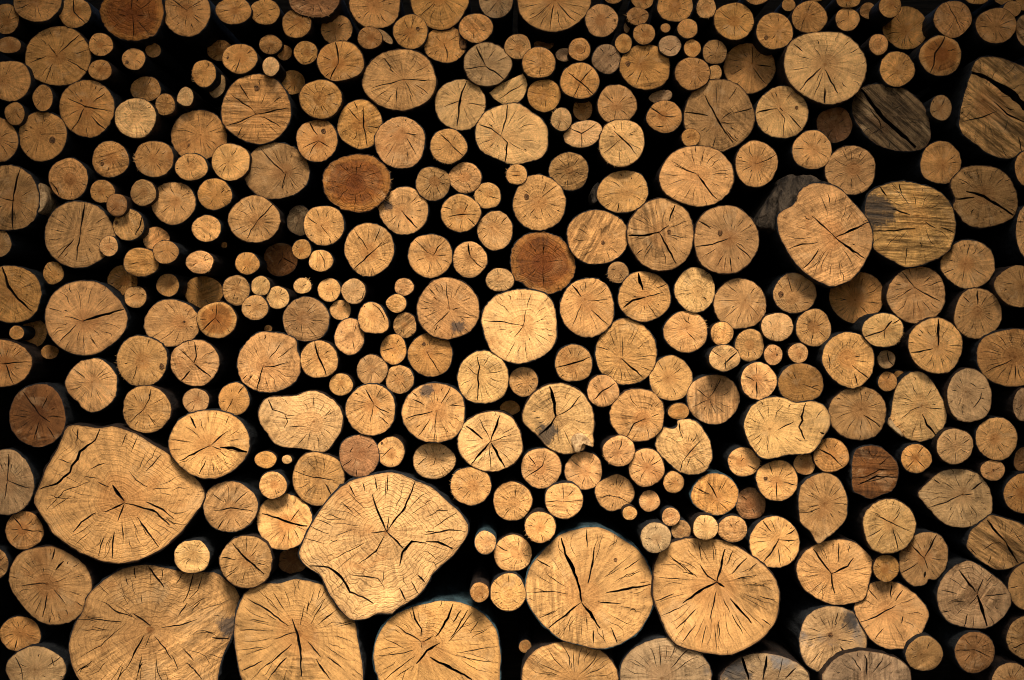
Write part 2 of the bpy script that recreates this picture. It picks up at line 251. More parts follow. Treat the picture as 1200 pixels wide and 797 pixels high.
(0, 400): """
10 103 132 108|h|P=25,103;K=-5,105 140,98 3;K=25,103 45,165 60,200 3.4;C=80 .3 .8 1.2,200 .4 .8 1.6,310 .3 .8 1,40 .4 .9 1
232 50 41 32|h+
425 205 122 123|a|P=430,190;O=303,205 315,160 365,100 415,85 465,83 515,120 545,170 543,230 530,270 480,315 430,328 390,315 365,285 325,250;K=345,130 395,170 2.6;C=30 .3 .9 1.4,45 .3 .9 1.2,265 .1 .6 1.8,300 .3 .8 2,200 .4 .9 1.4,10 .3 .9 1,240 .4 .9 1.2;R=pear-shaped log with short radial cracks
662 92 115 117|a|P=665,92;K=640,110 630,150 612,190 2.4;K=690,20 697,-10 2.6;N=755,118,14;S=.2;F=200;R=rough log with a dark side dent
175 347 130 144|d2|P=185,342;K=105,235 145,290 185,342 3.4;K=185,342 235,378 3.4;K=225,350 300,355 2.6;K=182,378 160,455 3;K=222,400 255,450 3;K=222,255 195,315 2.4;C=180 .3 .9 1.4,110 .4 .8 2,210 .4 .8 1.4;R=round dark log by the left border
683 318 112 109|a|P=672,315;K=705,220 698,270 672,315 3;K=672,315 640,345 605,380 2.6;K=690,340 722,390 3;C=180 .3 .9 1.4,130 .4 .9 1.2,30 .3 .9 1.2,310 .5 .9 2,220 .5 .9 1;R=log with a cracked orange pith
560 715 385 315|a-|P=575,745;O=320,402 400,400 460,410 530,400 620,430 690,475 797,545 857,590 917,650 944,700 937,760 907,800 857,865 797,930 740,975 640,1017 520,1030 400,990 330,945 260,895 215,825 170,750 185,690 220,600 270,510;K=465,410 445,460 375,515 365,550 335,580 330,610 270,665 190,690 5;K=275,550 335,570 2.4;K=365,405 360,465 3;K=495,568 460,580 425,597 3;K=600,605 635,650 690,682 3;K=680,608 750,530 3;K=525,670 580,745 6;K=455,655 510,680 3.4;K=580,755 525,785 490,797 4;K=580,755 650,775 730,800 790,860 4.4;K=580,760 560,810 550,840 3.4;K=680,750 760,785 810,830 4;K=450,800 380,840 345,890 4;K=640,820 690,890 740,960 4;K=535,890 525,1015 4;K=490,910 462,1000 3;K=570,840 575,940 3;K=715,690 797,685 2.4;K=750,710 797,720 2.4;K=590,430 565,490 2;K=640,445 610,520 2;K=420,655 300,700 220,790 2.4;K=400,630 460,640 2;K=250,780 340,720 1.8;C=10 .6 .9 2,25 .5 .9 1.8,350 .6 .95 2.4,335 .5 .95 2,325 .6 .95 2,310 .6 .95 2,295 .5 .9 1.6,250 .7 .95 2,235 .6 .9 1.8,225 .6 .95 1.8,215 .5 .9 1.6,280 .6 .9 1.6,180 .5 .9 1.6;W=.5;B=-20 .2 .2;R=huge angular log with a curling inner split
20 660 138 150|g|P=35,650;K=40,525 35,650 3.6;K=35,650 90,672 140,685 3;K=35,655 20,740 3;R=dull greyish log cut by the border
""",
(200, 400): """
113 100 113 106|a|P=110,100;K=112,2 118,70 110,100 3.6;K=40,35 110,100 2;K=110,105 190,168 4;K=90,138 45,185 4;C=30 .3 .9 1,0 .3 .9 1,160 .3 .8 1
459 100 147 138|a|P=435,115;O=313,100 325,50 360,0 410,-38 480,-40 550,-25 585,0 590,50 605,90 600,150 575,190 540,215 480,235 410,232 350,200 322,160;K=440,118 480,115 550,98 3;K=432,115 415,180 402,228 3.6;K=520,0 490,50 460,80 2.4;K=575,25 500,78 2.8;K=358,155 335,178 2.4;K=385,155 362,185 2.4;C=320 .4 .9 1,280 .4 .9 1.2,300 .3 .9 1.4,340 .4 .9 1;R=blunt log with grain swirls
693 85 87 86|a-|P=690,75;K=672,0 690,75 725,160 4;C=200 .3 .9 1,30 .4 .9 1;R=round log halved by one crack
795 202 54 51|a
117 278 61 57|o
296 270 71 75|h|K=342,210 315,245 3;K=290,270 258,330 1.6
180 478 183 156|a-|P=182,488;K=182,488 150,500 45,558 4;K=190,485 225,450 265,420 3.4;K=230,495 290,500 355,518 6;K=195,490 235,505 2.8;K=90,350 118,405 4.4;K=165,555 135,620 3.4;K=5,458 95,470 2.4;K=270,350 255,390 2.4;K=172,335 175,380 2;C=350 .4 .9 1,10 .4 .9 1.2,250 .3 .7 1,140 .3 .8 1.4,30 .5 .9 1.4,280 .5 .9 1,210 .6 .95 1.4,320 .5 .9 1;R=large bright oval log with a gaping side crack
605 380 192 140|p|P=670,375;O=413,330 430,285 470,262 580,257 640,235 700,240 760,280 797,330 795,410 760,470 720,512 680,515 610,500 500,486 460,440 420,380;K=455,270 475,320 530,335 3.4;K=530,335 548,375 530,405 2.4;K=555,398 625,398 2.4;K=595,480 635,432 2.4;K=720,350 750,315 2.4;C=170 .3 .7 1.4,60 .4 .8 1.2,30 .4 .8 1,320 .4 .9 1.2,280 .4 .9 1.2,120 .4 .8 1,90 .4 .8 1;R=bean-shaped log
443 553 50 39|h|
543 552 23 20|p-
690 642 120 125|a|P=700,640;K=580,605 650,628 775,655 2.8;K=715,545 715,610 2;K=722,668 750,720 4;C=120 .3 .9 1.4,105 .4 .9 1.2,230 .3 .8 1,200 .4 .9 1,30 .3 .9 1;R=log with a long level hairline crack
477 672 64 62|a|C=280 .4 1 1.4
277 772 125 117|o|P=280,790;K=360,700 300,755 3;K=195,712 250,750 2.4;K=200,790 280,780 385,795 3.4;K=250,830 218,880 3;C=100 .4 .9 1.4,75 .5 .9 1.4,260 .4 .9 1.6,300 .4 .9 1.4;R=cracked log with a frayed bottom
530 842 127 127|a|P=555,845;K=425,805 500,825 560,848 640,862 5;K=560,840 575,815 600,785 3;C=270 .2 .9 1.6,245 .3 .9 1.4,225 .4 .9 1.2,300 .3 .9 1.2,330 .3 .9 1.2,100 .4 .8 1;R=log with a thick level crack
""",
(400, 400): """
143 135 70 71|o|P=138,130;C=320 .2 .8 1,200 .2 .8 1,270 .2 .9 1
243 38 60 70|h|P=245,30;K=190,45 240,32 2;C=60 .3 .8 1,20 .3 .8 1
272 178 65 66|a|P=270,178;C=130 .1 .7 1.8,310 .2 .8 1.8,60 .3 .8 1,200 .3 .8 1
416 62 102 101|h|P=400,50;K=400,50 430,100 462,150 2.6;C=70 .3 .8 1,350 .3 .8 1,220 .4 .9 1.2;S=.25;N=385,12,10
137 320 115 118|a|P=150,290;K=113,225 130,255 150,290 3.4;K=150,295 180,320 225,335 3;K=175,350 222,388 2.8;K=150,300 135,380 2;C=60 .3 .9 1.4,30 .3 .9 1.4,200 .3 .9 1.2,230 .4 .8 1.2,170 .3 .8 1,310 .3 .7 1;R=log with rusty ringed pith
433 333 146 137|a-|P=445,325;K=300,362 370,340 425,328 3.4;K=330,270 388,300 3.4;K=332,240 355,260 3.4;K=510,210 485,260 465,290 3.4;K=445,330 435,395 437,465 2.6;K=415,362 360,440 3;K=510,300 575,305 1.6;C=40 .4 .9 1.4,20 .4 .9 1.2,320 .5 .9 1.6,335 .5 .9 1.4,300 .6 .9 1.4,100 .4 .8 1.2,170 .5 .9 1,195 .6 .9 1,290 .4 .9 1;S=.15;M=400,228,36;R=large golden log with spread cracks
662 170 118 122|p|P=640,155;K=635,72 645,120 640,155 642,200 635,275 4;K=590,118 635,158 2.4;C=30 .3 .9 1.6,10 .3 .9 1.4,345 .3 .8 1.6,325 .3 .8 1.4,240 .4 .9 2,215 .4 .9 1.6,60 .4 .9 1,300 .4 .9 1.2;R=pale log with a long upright crack
83 534 92 99|r|P=85,520;K=55,495 40,520 2;K=50,550 0,590 2;K=70,600 72,628 2;K=125,500 145,480 1.4;R=rosy log beside the golden one
230 517 64 70|a-|K=185,545 240,495 2;N=190,475,7
432 558 97 84|p|P=440,550;K=355,580 400,540 1.8;K=385,500 405,530 2;K=440,545 430,575 415,580 2.4;C=310 .4 .9 1
696 468 149 138|p-|P=698,468;K=582,395 660,458 5;K=742,345 698,468 4.4;K=698,468 605,575 4.4;K=700,475 765,590 5;K=645,362 695,460 2.6;K=698,468 797,432 2.6;K=695,480 695,590 1.6;C=200 .4 .9 1.4,180 .3 .8 1.4,30 .4 .9 1.2,340 .4 .9 1,315 .4 .9 1,240 .5 .9 1;R=bright log with a star-shaped crack
605 675 94 88|a-|P=620,675;K=545,695 565,680 1.6;C=30 .3 .7 1.4,230 .3 .8 1;F=190;R=bright frayed log
788 312 46 34|h++
799 747 89 90|a|P=810,760;C=150 .3 .9 1.6,230 .3 .9 2,20 .3 .8 1.2,320 .3 .8 1,80 .3 .8 1.6,270 .3 .9 1
851 188 66 68|a|P=865,190;C=200 .2 .8 2,20 .3 .9 1.6,260 .3 .9 1.6,120 .3 .8 1.2,310 .3 .8 1
205 955 395 335|p-|P=212,890;O=0,682 60,648 140,630 215,617 280,625 350,655 420,685 470,730 552,800 585,855 580,905 555,945 520,995 430,1075 390,1145 340,1195 260,1240 235,1263 165,1265 120,1293 50,1297 0,1250 -57,1175 -97,1095 -160,1050 -192,995 -157,895 -97,795 -47,730;K=212,890 160,780 145,715 4.4;K=212,890 250,840 300,770 345,655 4.4;K=212,890 222,820 3;K=217,622 212,710 3.6;K=35,670 65,725 3;K=212,890 290,968 4;K=272,1048 285,985 330,938 395,942 5;K=395,935 450,935 520,970 5;K=380,905 500,880 580,890 3.6;K=200,910 160,980 80,1040 3.4;K=212,890 140,893 3;K=-150,1050 -60,1055 0,1100 40,1170 100,1195 150,1225 5;K=40,1090 170,1110 200,1150 3;K=270,1150 300,1210 4;K=325,1120 360,1180 3;K=355,1090 390,1125 4;K=-30,910 60,880 2.4;K=-160,860 -60,900 2.6;K=-170,920 -80,945 2.6;K=-120,830 -40,865 2.4;K=100,660 110,700 3;K=160,640 165,690 2.4;K=0,750 55,800 3;K=-90,800 20,835 2.4;K=430,870 540,800 2.6;K=400,820 470,780 2.4;K=440,790 500,790 2.4;K=200,1060 190,1130 2.4;C=205 .3 .8 2.4,215 .4 .8 2,170 .3 .9 2,160 .4 .9 2,150 .4 .9 2,345 .5 .95 2,350 .7 .95 2,330 .6 .95 2.4,70 .4 .9 2.4,45 .4 .9 2.4,35 .4 .9 2,290 .6 .9 2;W=.7;B=-20 .2 .2;R=huge notched log with wavy grain
""",
(600, 400): """
288 103 86 86|a-|P=290,100;K=205,122 290,100 368,72 3.6;C=110 .4 .9 1,60 .4 .8 1,280 .4 .9 1;R=round log with a tilted single crack
425 232 73 73|a|P=425,232;K=378,275 425,232 480,195 3.4;C=280 .3 .8 1,150 .4 .8 1
743 173 99 103|o|C=200 .3 .8 1,290 .4 .9 1,120 .4 .9 1,30 .3 .8 1
215 362 165 162|p-|P=205,350;O=50,340 80,270 120,230 165,207 240,200 320,240 370,310 380,370 378,430 374,492 345,470 335,500 300,518 240,523 170,495 120,440 65,390;K=175,210 195,270 205,350 7;K=205,350 185,390 125,440 4.6;K=205,350 270,315 322,252 3;C=280 .2 .8 1.4,300 .3 .9 1.2,260 .4 .9 1.6,110 .4 .8 1,30 .3 .9 1,350 .4 .9 1.4,330 .4 .9 1.2,150 .4 .8 1;S=.45;N=312,462,26;M=165,430,60;R=bright log with a broken pale chip
587 345 125 122|a|P=622,362;K=622,362 570,385 532,450 3.4;K=650,355 685,338 2.6;C=120 .4 .9 1.6,170 .3 .8 1,60 .4 .8 1,330 .4 .9 1,190 .4 .9 1,280 .4 .9 1;R=shaded log with one curved low crack
778 328 48 38|h
803 495 132 127|p-|P=820,505;O=672,470 700,405 750,410 772,395 778,368 850,372 900,425 932,500 930,560 895,612 830,622 795,612 785,610 720,555 680,510;K=778,375 785,420 797,452 3;K=797,565 830,520 880,465 3;K=815,590 835,540 2;K=860,545 905,590 2.6;K=785,612 797,560 2.6;C=60 .3 .8 1,150 .3 .8 1;S=.15;R=heart-shaped log with a top notch
137 592 93 93|a|P=125,592;K=75,530 112,582 3;K=60,640 120,598 140,580 160,530 2.8;C=300 .3 .8 1,350 .3 .9 1,200 .3 .9 1.2
335 605 86 88|a|P=345,605;C=140 .2 .9 1.6,345 .2 .9 1.8,200 .3 .9 1.2,60 .4 .9 1,260 .3 .9 1.2,300 .3 .9 1
500 512 74 71|a-|K=515,447 510,485 498,508 2.4;C=200 .3 .9 1,300 .3 .9 1;F=200;R=frayed branch end with a hooked crack
628 590 81 88|a|P=630,590;K=648,580 695,552 2.4;C=245 .1 .9 2,165 .2 .9 1.2,110 .3 .9 1.2,60 .3 .8 1,200 .3 .9 1.2,310 .3 .8 1,340 .3 .8 1
480 707 91 86|a|O=388,700 400,665 440,640 490,622 540,645 568,690 570,720 545,760 500,785 460,793 420,770 400,740;K=400,735 450,722 500,728 560,760 2.4;C=60 .3 .8 1.8,90 .3 .8 1.2,200 .3 .8 1
755 658 47 50|a|C=170 .1 .8 1.4
642 746 47 49|a
243 743 88 83|a-|P=240,748;K=160,750 235,748 2.4;K=240,748 330,745 2.4;K=238,665 240,735 2;C=200 .4 .9 1,300 .4 .9 1,45 .4 .8 1
742 820 41 42|a|
550 803 33 31|a-
""",
(800, 400): """
-264 52 140 152|a|P=-290,85;K=-285,80 -245,115 -185,168 4;K=-283,75 -283,-25 2.4;K=-397,25 -345,42 2.4;K=-210,72 -125,68 2.4;C=250 .4 .9 1.4,230 .4 .9 1.4,270 .3 .9 1.2,110 .4 .9 1.2,60 .4 .9 1.4,35 .5 .9 1.2,290 .5 .9 1.2,190 .3 .8 1.2;R=round log with a straight check to lower right
195 78 72 60|p-|K=135,42 180,72 2;K=190,108 225,78 255,52 4;K=200,85 200,128 2
423 63 42 47|a|N=440,62,6
540 55 46 45|a-|C=270 .2 .8 1.4
143 270 123 114|o|P=120,270;K=180,170 150,230 120,265 2.6;K=60,220 120,265 2;K=45,305 115,275 1.6;K=125,270 155,335 1.4;C=340 .3 .8 1.4,20 .3 .8 1.4,320 .3 .8 1.2,60 .4 .9 1,270 .3 .8 1;S=.25;R=weathered round log with a dim face
355 185 82 85|a-|P=345,180;K=345,190 345,262 3.6;K=290,160 335,185 2.6;C=90 .3 .9 1,0 .3 .9 1,30 .4 .8 1;R=bright log with a straight downward crack
552 195 104 90|d3|P=545,205;K=560,200 610,215 640,230 2.6;K=600,215 635,205 1.6;R=dark amber log between brighter ones
475 405 197 142|p-|P=405,410;O=290,390 310,330 350,285 420,262 480,270 530,290 600,280 650,300 683,350 680,400 655,440 610,510 560,525 490,528 430,545 380,545 330,500 300,440;K=572,288 555,350 560,370 545,400 570,458 4.4;K=445,415 520,375 3;K=640,425 660,432 4;K=655,315 620,360 2.4;C=230 .4 .9 2,210 .4 .9 1.4,120 .3 .9 1.2,60 .3 .8 1,270 .3 .8 1,150 .4 .9 1,345 .5 .8 1.4;R=broad double-lobed log
286 563 73 67|a|K=305,578 350,603 3;K=268,560 285,545 1.4;F=350
570 573 51 49|a
693 532 82 78|h|P=690,530;K=622,492 690,530 742,582 3.4;C=60 .4 .9 1;R=log with a straight diagonal crack
442 650 95 93|a|P=438,660;K=405,570 420,620 2.6;K=438,660 440,738 2.6;K=470,658 532,672 2.6;C=70 .3 .9 1.4,210 .4 .9 1.2,30 .4 .9 1,240 .4 .9 1.2;N=388,640,9;R=log with a T-shaped set of cracks
152 714 107 94|h|P=160,730;K=115,655 160,730 3.4;K=50,680 130,715 2.8;K=175,755 210,790 3;C=60 .3 .9 1.4,270 .3 .8 1,340 .3 .8 1;R=log capped by a blue-grey bark edge
318 758 69 73|r+|K=270,720 300,742 2
655 775 113 162|o|P=662,758;O=545,720 560,670 610,630 680,617 730,650 765,720 768,785 765,820 730,870 680,910 632,942 600,890 552,840;C=90 .3 .9 1.2,120 .3 .9 1.2,150 .2 .9 1,60 .3 .9 1.4,20 .4 .9 1.2,0 .4 .9 1.6,200 .2 .7 1.4,45 .4 .9 1;K=545,800 600,795 640,780 2;R=tapering log with a pointed bottom
818 335 132 123|o|P=832,318;K=845,345 920,400 3.4;C=60 .4 .9 1.2,200 .3 .9 1.2,170 .3 .8 1.2,90 .3 .9 1,300 .3 .8 1.2,270 .3 .9 1.2,240 .3 .9 1.2,20 .3 .9 1
773 88 120 128|a-|P=765,80;O=653,80 670,20 710,-20 770,-40 840,-25 880,25 893,90 880,150 845,195 800,217 745,205 700,170 665,120;K=680,60 690,100 685,130 2.6;K=790,110 830,145 2.4;K=820,140 870,175 3;K=800,150 815,205 3;C=110 .4 .8 1.2,60 .4 .8 1.2,350 .4 .8 1.4,220 .3 .8 1.2;R=bright log with a dented side
""",
(1000, 400): """
155 84 41 42|g|K=158,48 170,90 185,110 3
160 188 43 45|h|C=60 .2 .8 1
214 156 23 19|h+
305 305 135 162|p|P=320,300;O=185,300 195,230 235,170 290,142 340,160 390,225 425,300 435,360 415,410 380,445 320,465 260,455 215,420 168,390 178,345;K=322,340 345,390 388,440 4.4;K=228,358 270,325 320,305 2.4;K=340,310 430,318 2;C=160 .3 .9 1,180 .3 .8 1,60 .4 .8 1,270 .4 .8 1;R=egg-shaped log with a loose bark flake
543 254 103 124|g|P=525,235;K=560,310 592,265 600,240 3;K=595,268 612,270 2;K=545,195 575,212 2;C=110 .4 .8 1,260 .4 .8 1,180 .4 .8 1;S=.2;R=upright oval greyish log
386 20 126 127|a|P=395,25;K=268,52 370,35 3.6;K=400,-105 397,20 5;K=450,20 505,20 2.4;C=60 .3 .8 1,310 .4 .9 1.2,240 .3 .9 1.2,280 .4 .9 1.2,120 .4 .8 1;R=log with a ragged upright crack
745 75 170 133|h|P=755,75;K=612,145 740,85 2.8;C=270 .2 .9 3,250 .3 .9 2,230 .4 .9 2,200 .4 .9 2,170 .3 .9 1.6,150 .3 .9 1.6,290 .3 .9 1.6,130 .4 .9 1.4,310 .3 .9 1.4,100 .4 .9 1.2,60 .3 .8 1.2,330 .3 .9 1.2;R=large log running past the far border
800 297 53 76|g
475 490 85 82|p|P=478,492;K=510,480 545,455 2.4;C=330 .3 .8 1,200 .3 .9 1,270 .3 .9 1.4,140 .3 .9 1,90 .3 .8 1
670 455 96 98|a|P=655,455;C=300 .3 .8 1,60 .3 .8 1
652 602 55 48|a|N=655,602,6;C=200 .2 .8 1
98 610 108 123|d2|P=70,590;O=-2,560 15,510 60,490 120,495 170,530 205,575 207,640 185,690 130,715 80,733 35,715 0,690 -5,620;K=-5,640 60,630 120,600 205,600 3;K=20,670 110,632 200,635 4;K=70,495 90,545 1.6;K=160,545 120,580 2;K=30,660 100,650 190,620 2;C=60 .4 .8 1.6;B=5 .55 .5;R=split dark wet log
294 548 70 66|h|P=290,545;K=300,525 330,492 2.6;K=295,550 335,592 2.6;K=285,555 250,590 2;C=130 .2 .7 1
485 732 168 135|g|P=512,715;O=310,710 360,655 420,610 500,598 580,620 630,680 645,740 640,800 600,835 540,862 490,867 420,845 365,790 330,750;K=512,715 440,750 345,780 3;K=550,695 600,658 4;K=512,718 560,712 2;K=380,645 405,665 3;C=110 .3 .8 1.2,150 .3 .8 1.2,70 .4 .9 1,300 .4 .8 1,270 .4 .8 1.2;R=greyish log with a pointed left side
805 555 52 62|r+|
805 712 100 92|h|P=785,705;C=200 .3 .9 1.4,270 .3 .9 1.4,130 .3 .8 1.2
168 864 122 126|p-|P=175,848;K=100,808 175,848 225,870 3;K=185,870 210,975 3.4;K=185,842 218,798 2.4;K=135,875 70,912 2.2;C=240 .3 .9 1.2,150 .4 .9 1,60 .4 .9 1,300 .4 .9 1.2,340 .4 .8 1;R=bright log with starry cracked pith
""",
(0, 597): """
112 98 87 88|h|P=105,92;K=62,38 105,92 3.2;K=105,92 198,105 3.2;C=270 .2 .8 1.6,180 .2 .7 1.6,45 .3 .8 1,230 .3 .8 1
232 357 188 180|q|P=218,350;O=45,320 70,240 120,195 200,177 260,177 330,210 390,260 420,320 418,390 390,440 370,490 310,530 220,537 150,500 100,440 60,380;K=105,355 200,345 218,350 3;K=250,375 300,440 2.6;K=220,390 195,505 3.4;K=260,180 248,232 3.4;K=300,240 262,282 4;K=370,250 340,270 2.4;K=350,432 380,455 3;K=230,500 225,530 3;C=20 .1 .5 1.6,225 .3 .8 1.4,280 .5 .9 1.4,340 .5 .9 1,130 .5 .9 1.2,200 .5 .9 1.2;S=.3;B=-40 .6 .5;R=large pale log with a frosty patch
-30 255 65 75|o
93 582 95 80|h+|P=92,575;K=80,605 68,655 3;C=40 .2 .8 1,130 .2 .8 1,200 .3 .9 1,350 .3 .9 1
167 745 137 100|g|P=160,750;K=70,690 100,745 105,797 3;K=225,730 280,690 2;K=240,690 250,730 2;S=.35;R=rounded greyish log near the bottom corner
727 590 385 330|o|P=700,560;O=345,600 370,525 405,470 430,390 510,320 590,280 680,262 797,285 900,300 997,305 1047,345 1107,400 1102,480 1087,560 1042,660 1012,760 992,850 900,920 750,945 600,940 470,880 375,770 345,680;K=625,485 670,520 705,545 4;K=510,440 560,480 620,500 3.4;K=420,498 500,517 570,520 3.4;K=690,265 735,325 765,365 4.4;K=630,270 635,320 3.6;K=675,585 640,650 612,710 4;K=590,530 480,630 390,680 2.4;K=665,680 640,797 3;K=720,590 770,650 800,700 3.4;K=750,555 830,545 920,515 3.4;K=930,570 1000,585 3;K=985,605 1060,612 4.4;K=900,300 880,390 850,440 3.4;K=940,310 915,380 880,420 2.6;K=870,440 830,500 3.4;K=930,435 890,480 2.8;K=590,310 600,350 2.4;K=575,390 600,440 2.4;K=470,350 510,390 2.6;K=660,390 665,440 2;K=700,590 680,640 2;K=850,650 900,710 3;K=895,740 940,800 3;K=800,680 830,750 3;K=370,750 440,700 3;K=580,730 550,800 2.6;K=440,540 520,560 1.8;C=230 .4 .9 2,240 .4 .9 2,260 .4 .9 2,280 .4 .9 2,290 .5 .9 2,215 .6 .95 1.6,350 .5 .9 2,330 .5 .9 2,20 .5 .9 1.6,120 .4 .9 1.4,150 .5 .9 1.4,180 .6 .95 1.4;W=.4;S=.2;B=-33 .5 .35;M=1065,560,55;R=huge log crossed by a diagonal sawn band
""",
(200, 597): """
99 221 81 76|p-|O=18,225 25,185 55,155 95,147 135,146 165,175 180,210 175,250 150,285 105,297 60,290 28,262;P=105,205;C=240 .3 .8 1,60 .4 .9 1.2,150 .3 .8 1
353 245 119 120|o|P=358,235;K=290,158 358,235 435,305 4.4;K=240,222 305,235 3;K=300,290 258,318 3;K=370,225 400,190 1.8;C=90 .3 .9 1,320 .4 .9 1,260 .3 .9 1.2,340 .4 .9 1,60 .4 .9 1,215 .4 .9 1;R=tan log with one bold diagonal crack
568 241 67 62|r++|
600 640 300 310|o|P=595,575;O=303,580 315,470 345,400 400,360 450,348 510,350 590,333 700,355 760,400 830,480 860,540 867,600 882,680 892,797 860,900 760,960 620,985 470,960 370,860 325,740;K=565,510 590,570 608,650 610,780 5;K=590,575 540,583 485,605 2.8;K=480,390 530,470 3;K=360,415 450,470 550,545 4;K=625,450 605,540 3;K=640,620 700,690 3.4;K=680,700 740,790 4.4;K=565,630 450,725 4;K=335,750 430,705 3.4;K=320,655 450,640 2.4;K=320,560 480,565 2.4;K=545,690 470,770 4;K=720,420 655,535 2.6;K=760,480 680,545 2.6;K=645,430 635,490 3;K=730,690 797,740 3.4;K=780,550 870,530 2.4;K=370,510 460,530 2;K=700,370 680,430 2.4;C=10 .4 .9 1.6,350 .4 .9 2,335 .4 .9 2,290 .5 .9 2.4,300 .4 .9 2,275 .5 .9 2.4,255 .4 .9 2.4,240 .5 .9 2.4,225 .4 .9 2.4,205 .4 .9 2,190 .4 .9 2,165 .4 .9 1.8,155 .5 .9 1.8,130 .4 .9 1.6,70 .4 .9 2,50 .4 .9 1.8,30 .5 .9 1.8,110 .5 .9 1.6;R=large log bristling with radial cracks
""",
(400, 597): """
672 155 49 54|a--|R=small bright branch under teal bark
645 387 43 46|h--|C=300 .3 .8 1
801 205 88 83|a|P=830,210;K=725,165 778,195 2.8;C=200 .2 .8 1,250 .3 .9 1.2,350 .3 .9 1.4,90 .3 .9 1.2,30 .4 .8 1
779 388 81 87|a-|P=780,400;K=782,305 780,340 2;C=170 .4 .9 1.6,200 .4 .9 1.6,320 .4 .8 1;R=bright round log with orange heart
446 700 291 268|q|P=380,620;O=155,660 180,580 230,510 300,470 420,440 520,433 600,455 680,510 725,580 737,680 737,797 700,890 580,955 440,970 320,955 220,880 165,760;K=330,455 345,510 375,560 372,595 4.4;K=522,440 500,510 440,595 4.4;K=380,620 430,590 3;K=375,620 300,575 255,540 3;K=375,625 378,655 2.4;K=460,625 400,660 350,720 5;K=415,690 500,735 610,795 6;K=345,655 270,675 175,683 2.8;K=345,685 280,730 200,797 2.8;K=590,470 540,560 510,600 3.6;K=610,485 550,565 500,620 3;K=640,520 600,580 2.4;K=560,470 520,530 3.4;K=540,670 650,650 730,640 2.6;K=560,690 730,715 2.6;K=200,600 300,650 2.2;K=330,730 260,780 2.4;K=680,560 610,600 2.4;C=10 .6 .95 1.8,20 .5 .9 1.8,345 .5 .9 2,335 .5 .9 2.2,320 .5 .9 2,305 .5 .9 2,280 .5 .9 2,255 .5 .9 2,240 .4 .9 2,190 .5 .9 1.6,170 .6 .9 1.6,160 .5 .9 1.6,100 .5 .9 1.6;S=.2;R=large log with teal bark and a V-shaped crack
""",
(600, 597): """
132 83 71 71|a-|P=130,85;C=40 .3 .9 2,170 .3 .8 1.2,280 .4 .9 1,130 .4 .8 1;F=250
672 132 70 70|kb-|S=.1;R=grey mottled branch end
790 97 45 45|o
360 365 297 275|q|P=325,420;O=65,350 85,280 115,235 150,190 220,130 300,100 400,92 500,135 590,200 640,280 657,370 645,470 590,560 510,620 420,640 330,628 220,590 130,510 75,420;K=230,135 250,210 285,280 315,360 325,430 6;K=325,435 365,480 410,550 5.4;K=325,432 250,490 170,548 4.4;K=385,180 372,260 355,345 4.4;K=350,97 352,180 3.4;K=440,390 540,372 655,352 4.4;K=400,430 510,442 4;K=70,385 190,378 260,390 3;K=115,232 180,270 3;K=160,300 250,360 2.4;K=600,235 530,280 3;K=540,320 600,290 2.4;K=640,340 600,345 2;K=205,580 225,560 2.4;K=380,560 378,620 3.4;K=460,545 490,620 3.4;K=130,500 200,470 3;K=345,500 350,560 2.4;K=420,560 430,610 2.4;K=280,490 240,560 2.4;K=500,280 430,320 2;C=150 .5 .9 1.6,165 .5 .9 1.6,200 .5 .9 1.8,215 .5 .9 2,250 .4 .9 2,270 .5 .9 1.6,300 .5 .9 2,320 .5 .9 2,335 .4 .9 2,350 .5 .9 1.6,10 .6 .95 1.8,25 .5 .9 1.8,40 .4 .9 1.6,70 .5 .95 1.8,95 .6 .95 1.6,110 .7 .95 2;N=485,238,10;R=large round log with forked black crack
62 640 29 31|h+
265 795 225 176|o|P=295,800;C=95 .2 .9 2.4,110 .3 .9 3,75 .3 .9 2.4,50 .2 .9 3,40 .5 .9 2,130 .3 .9 2.4,150 .3 .9 2,165 .4 .9 1.6,25 .3 .9 2.6,60 .5 .9 1.6,10 .4 .9 1.6;S=.3;R=broad shaded log cut by the bottom edge
718 770 208 165|kb2|P=700,790;C=95 .3 .9 3,115 .3 .9 2.4,135 .3 .9 2,150 .4 .9 2,70 .4 .9 2,50 .3 .9 3,30 .3 .9 2.6,165 .4 .9 1.6;S=.6;R=grey stained log cut by the bottom edge
""",
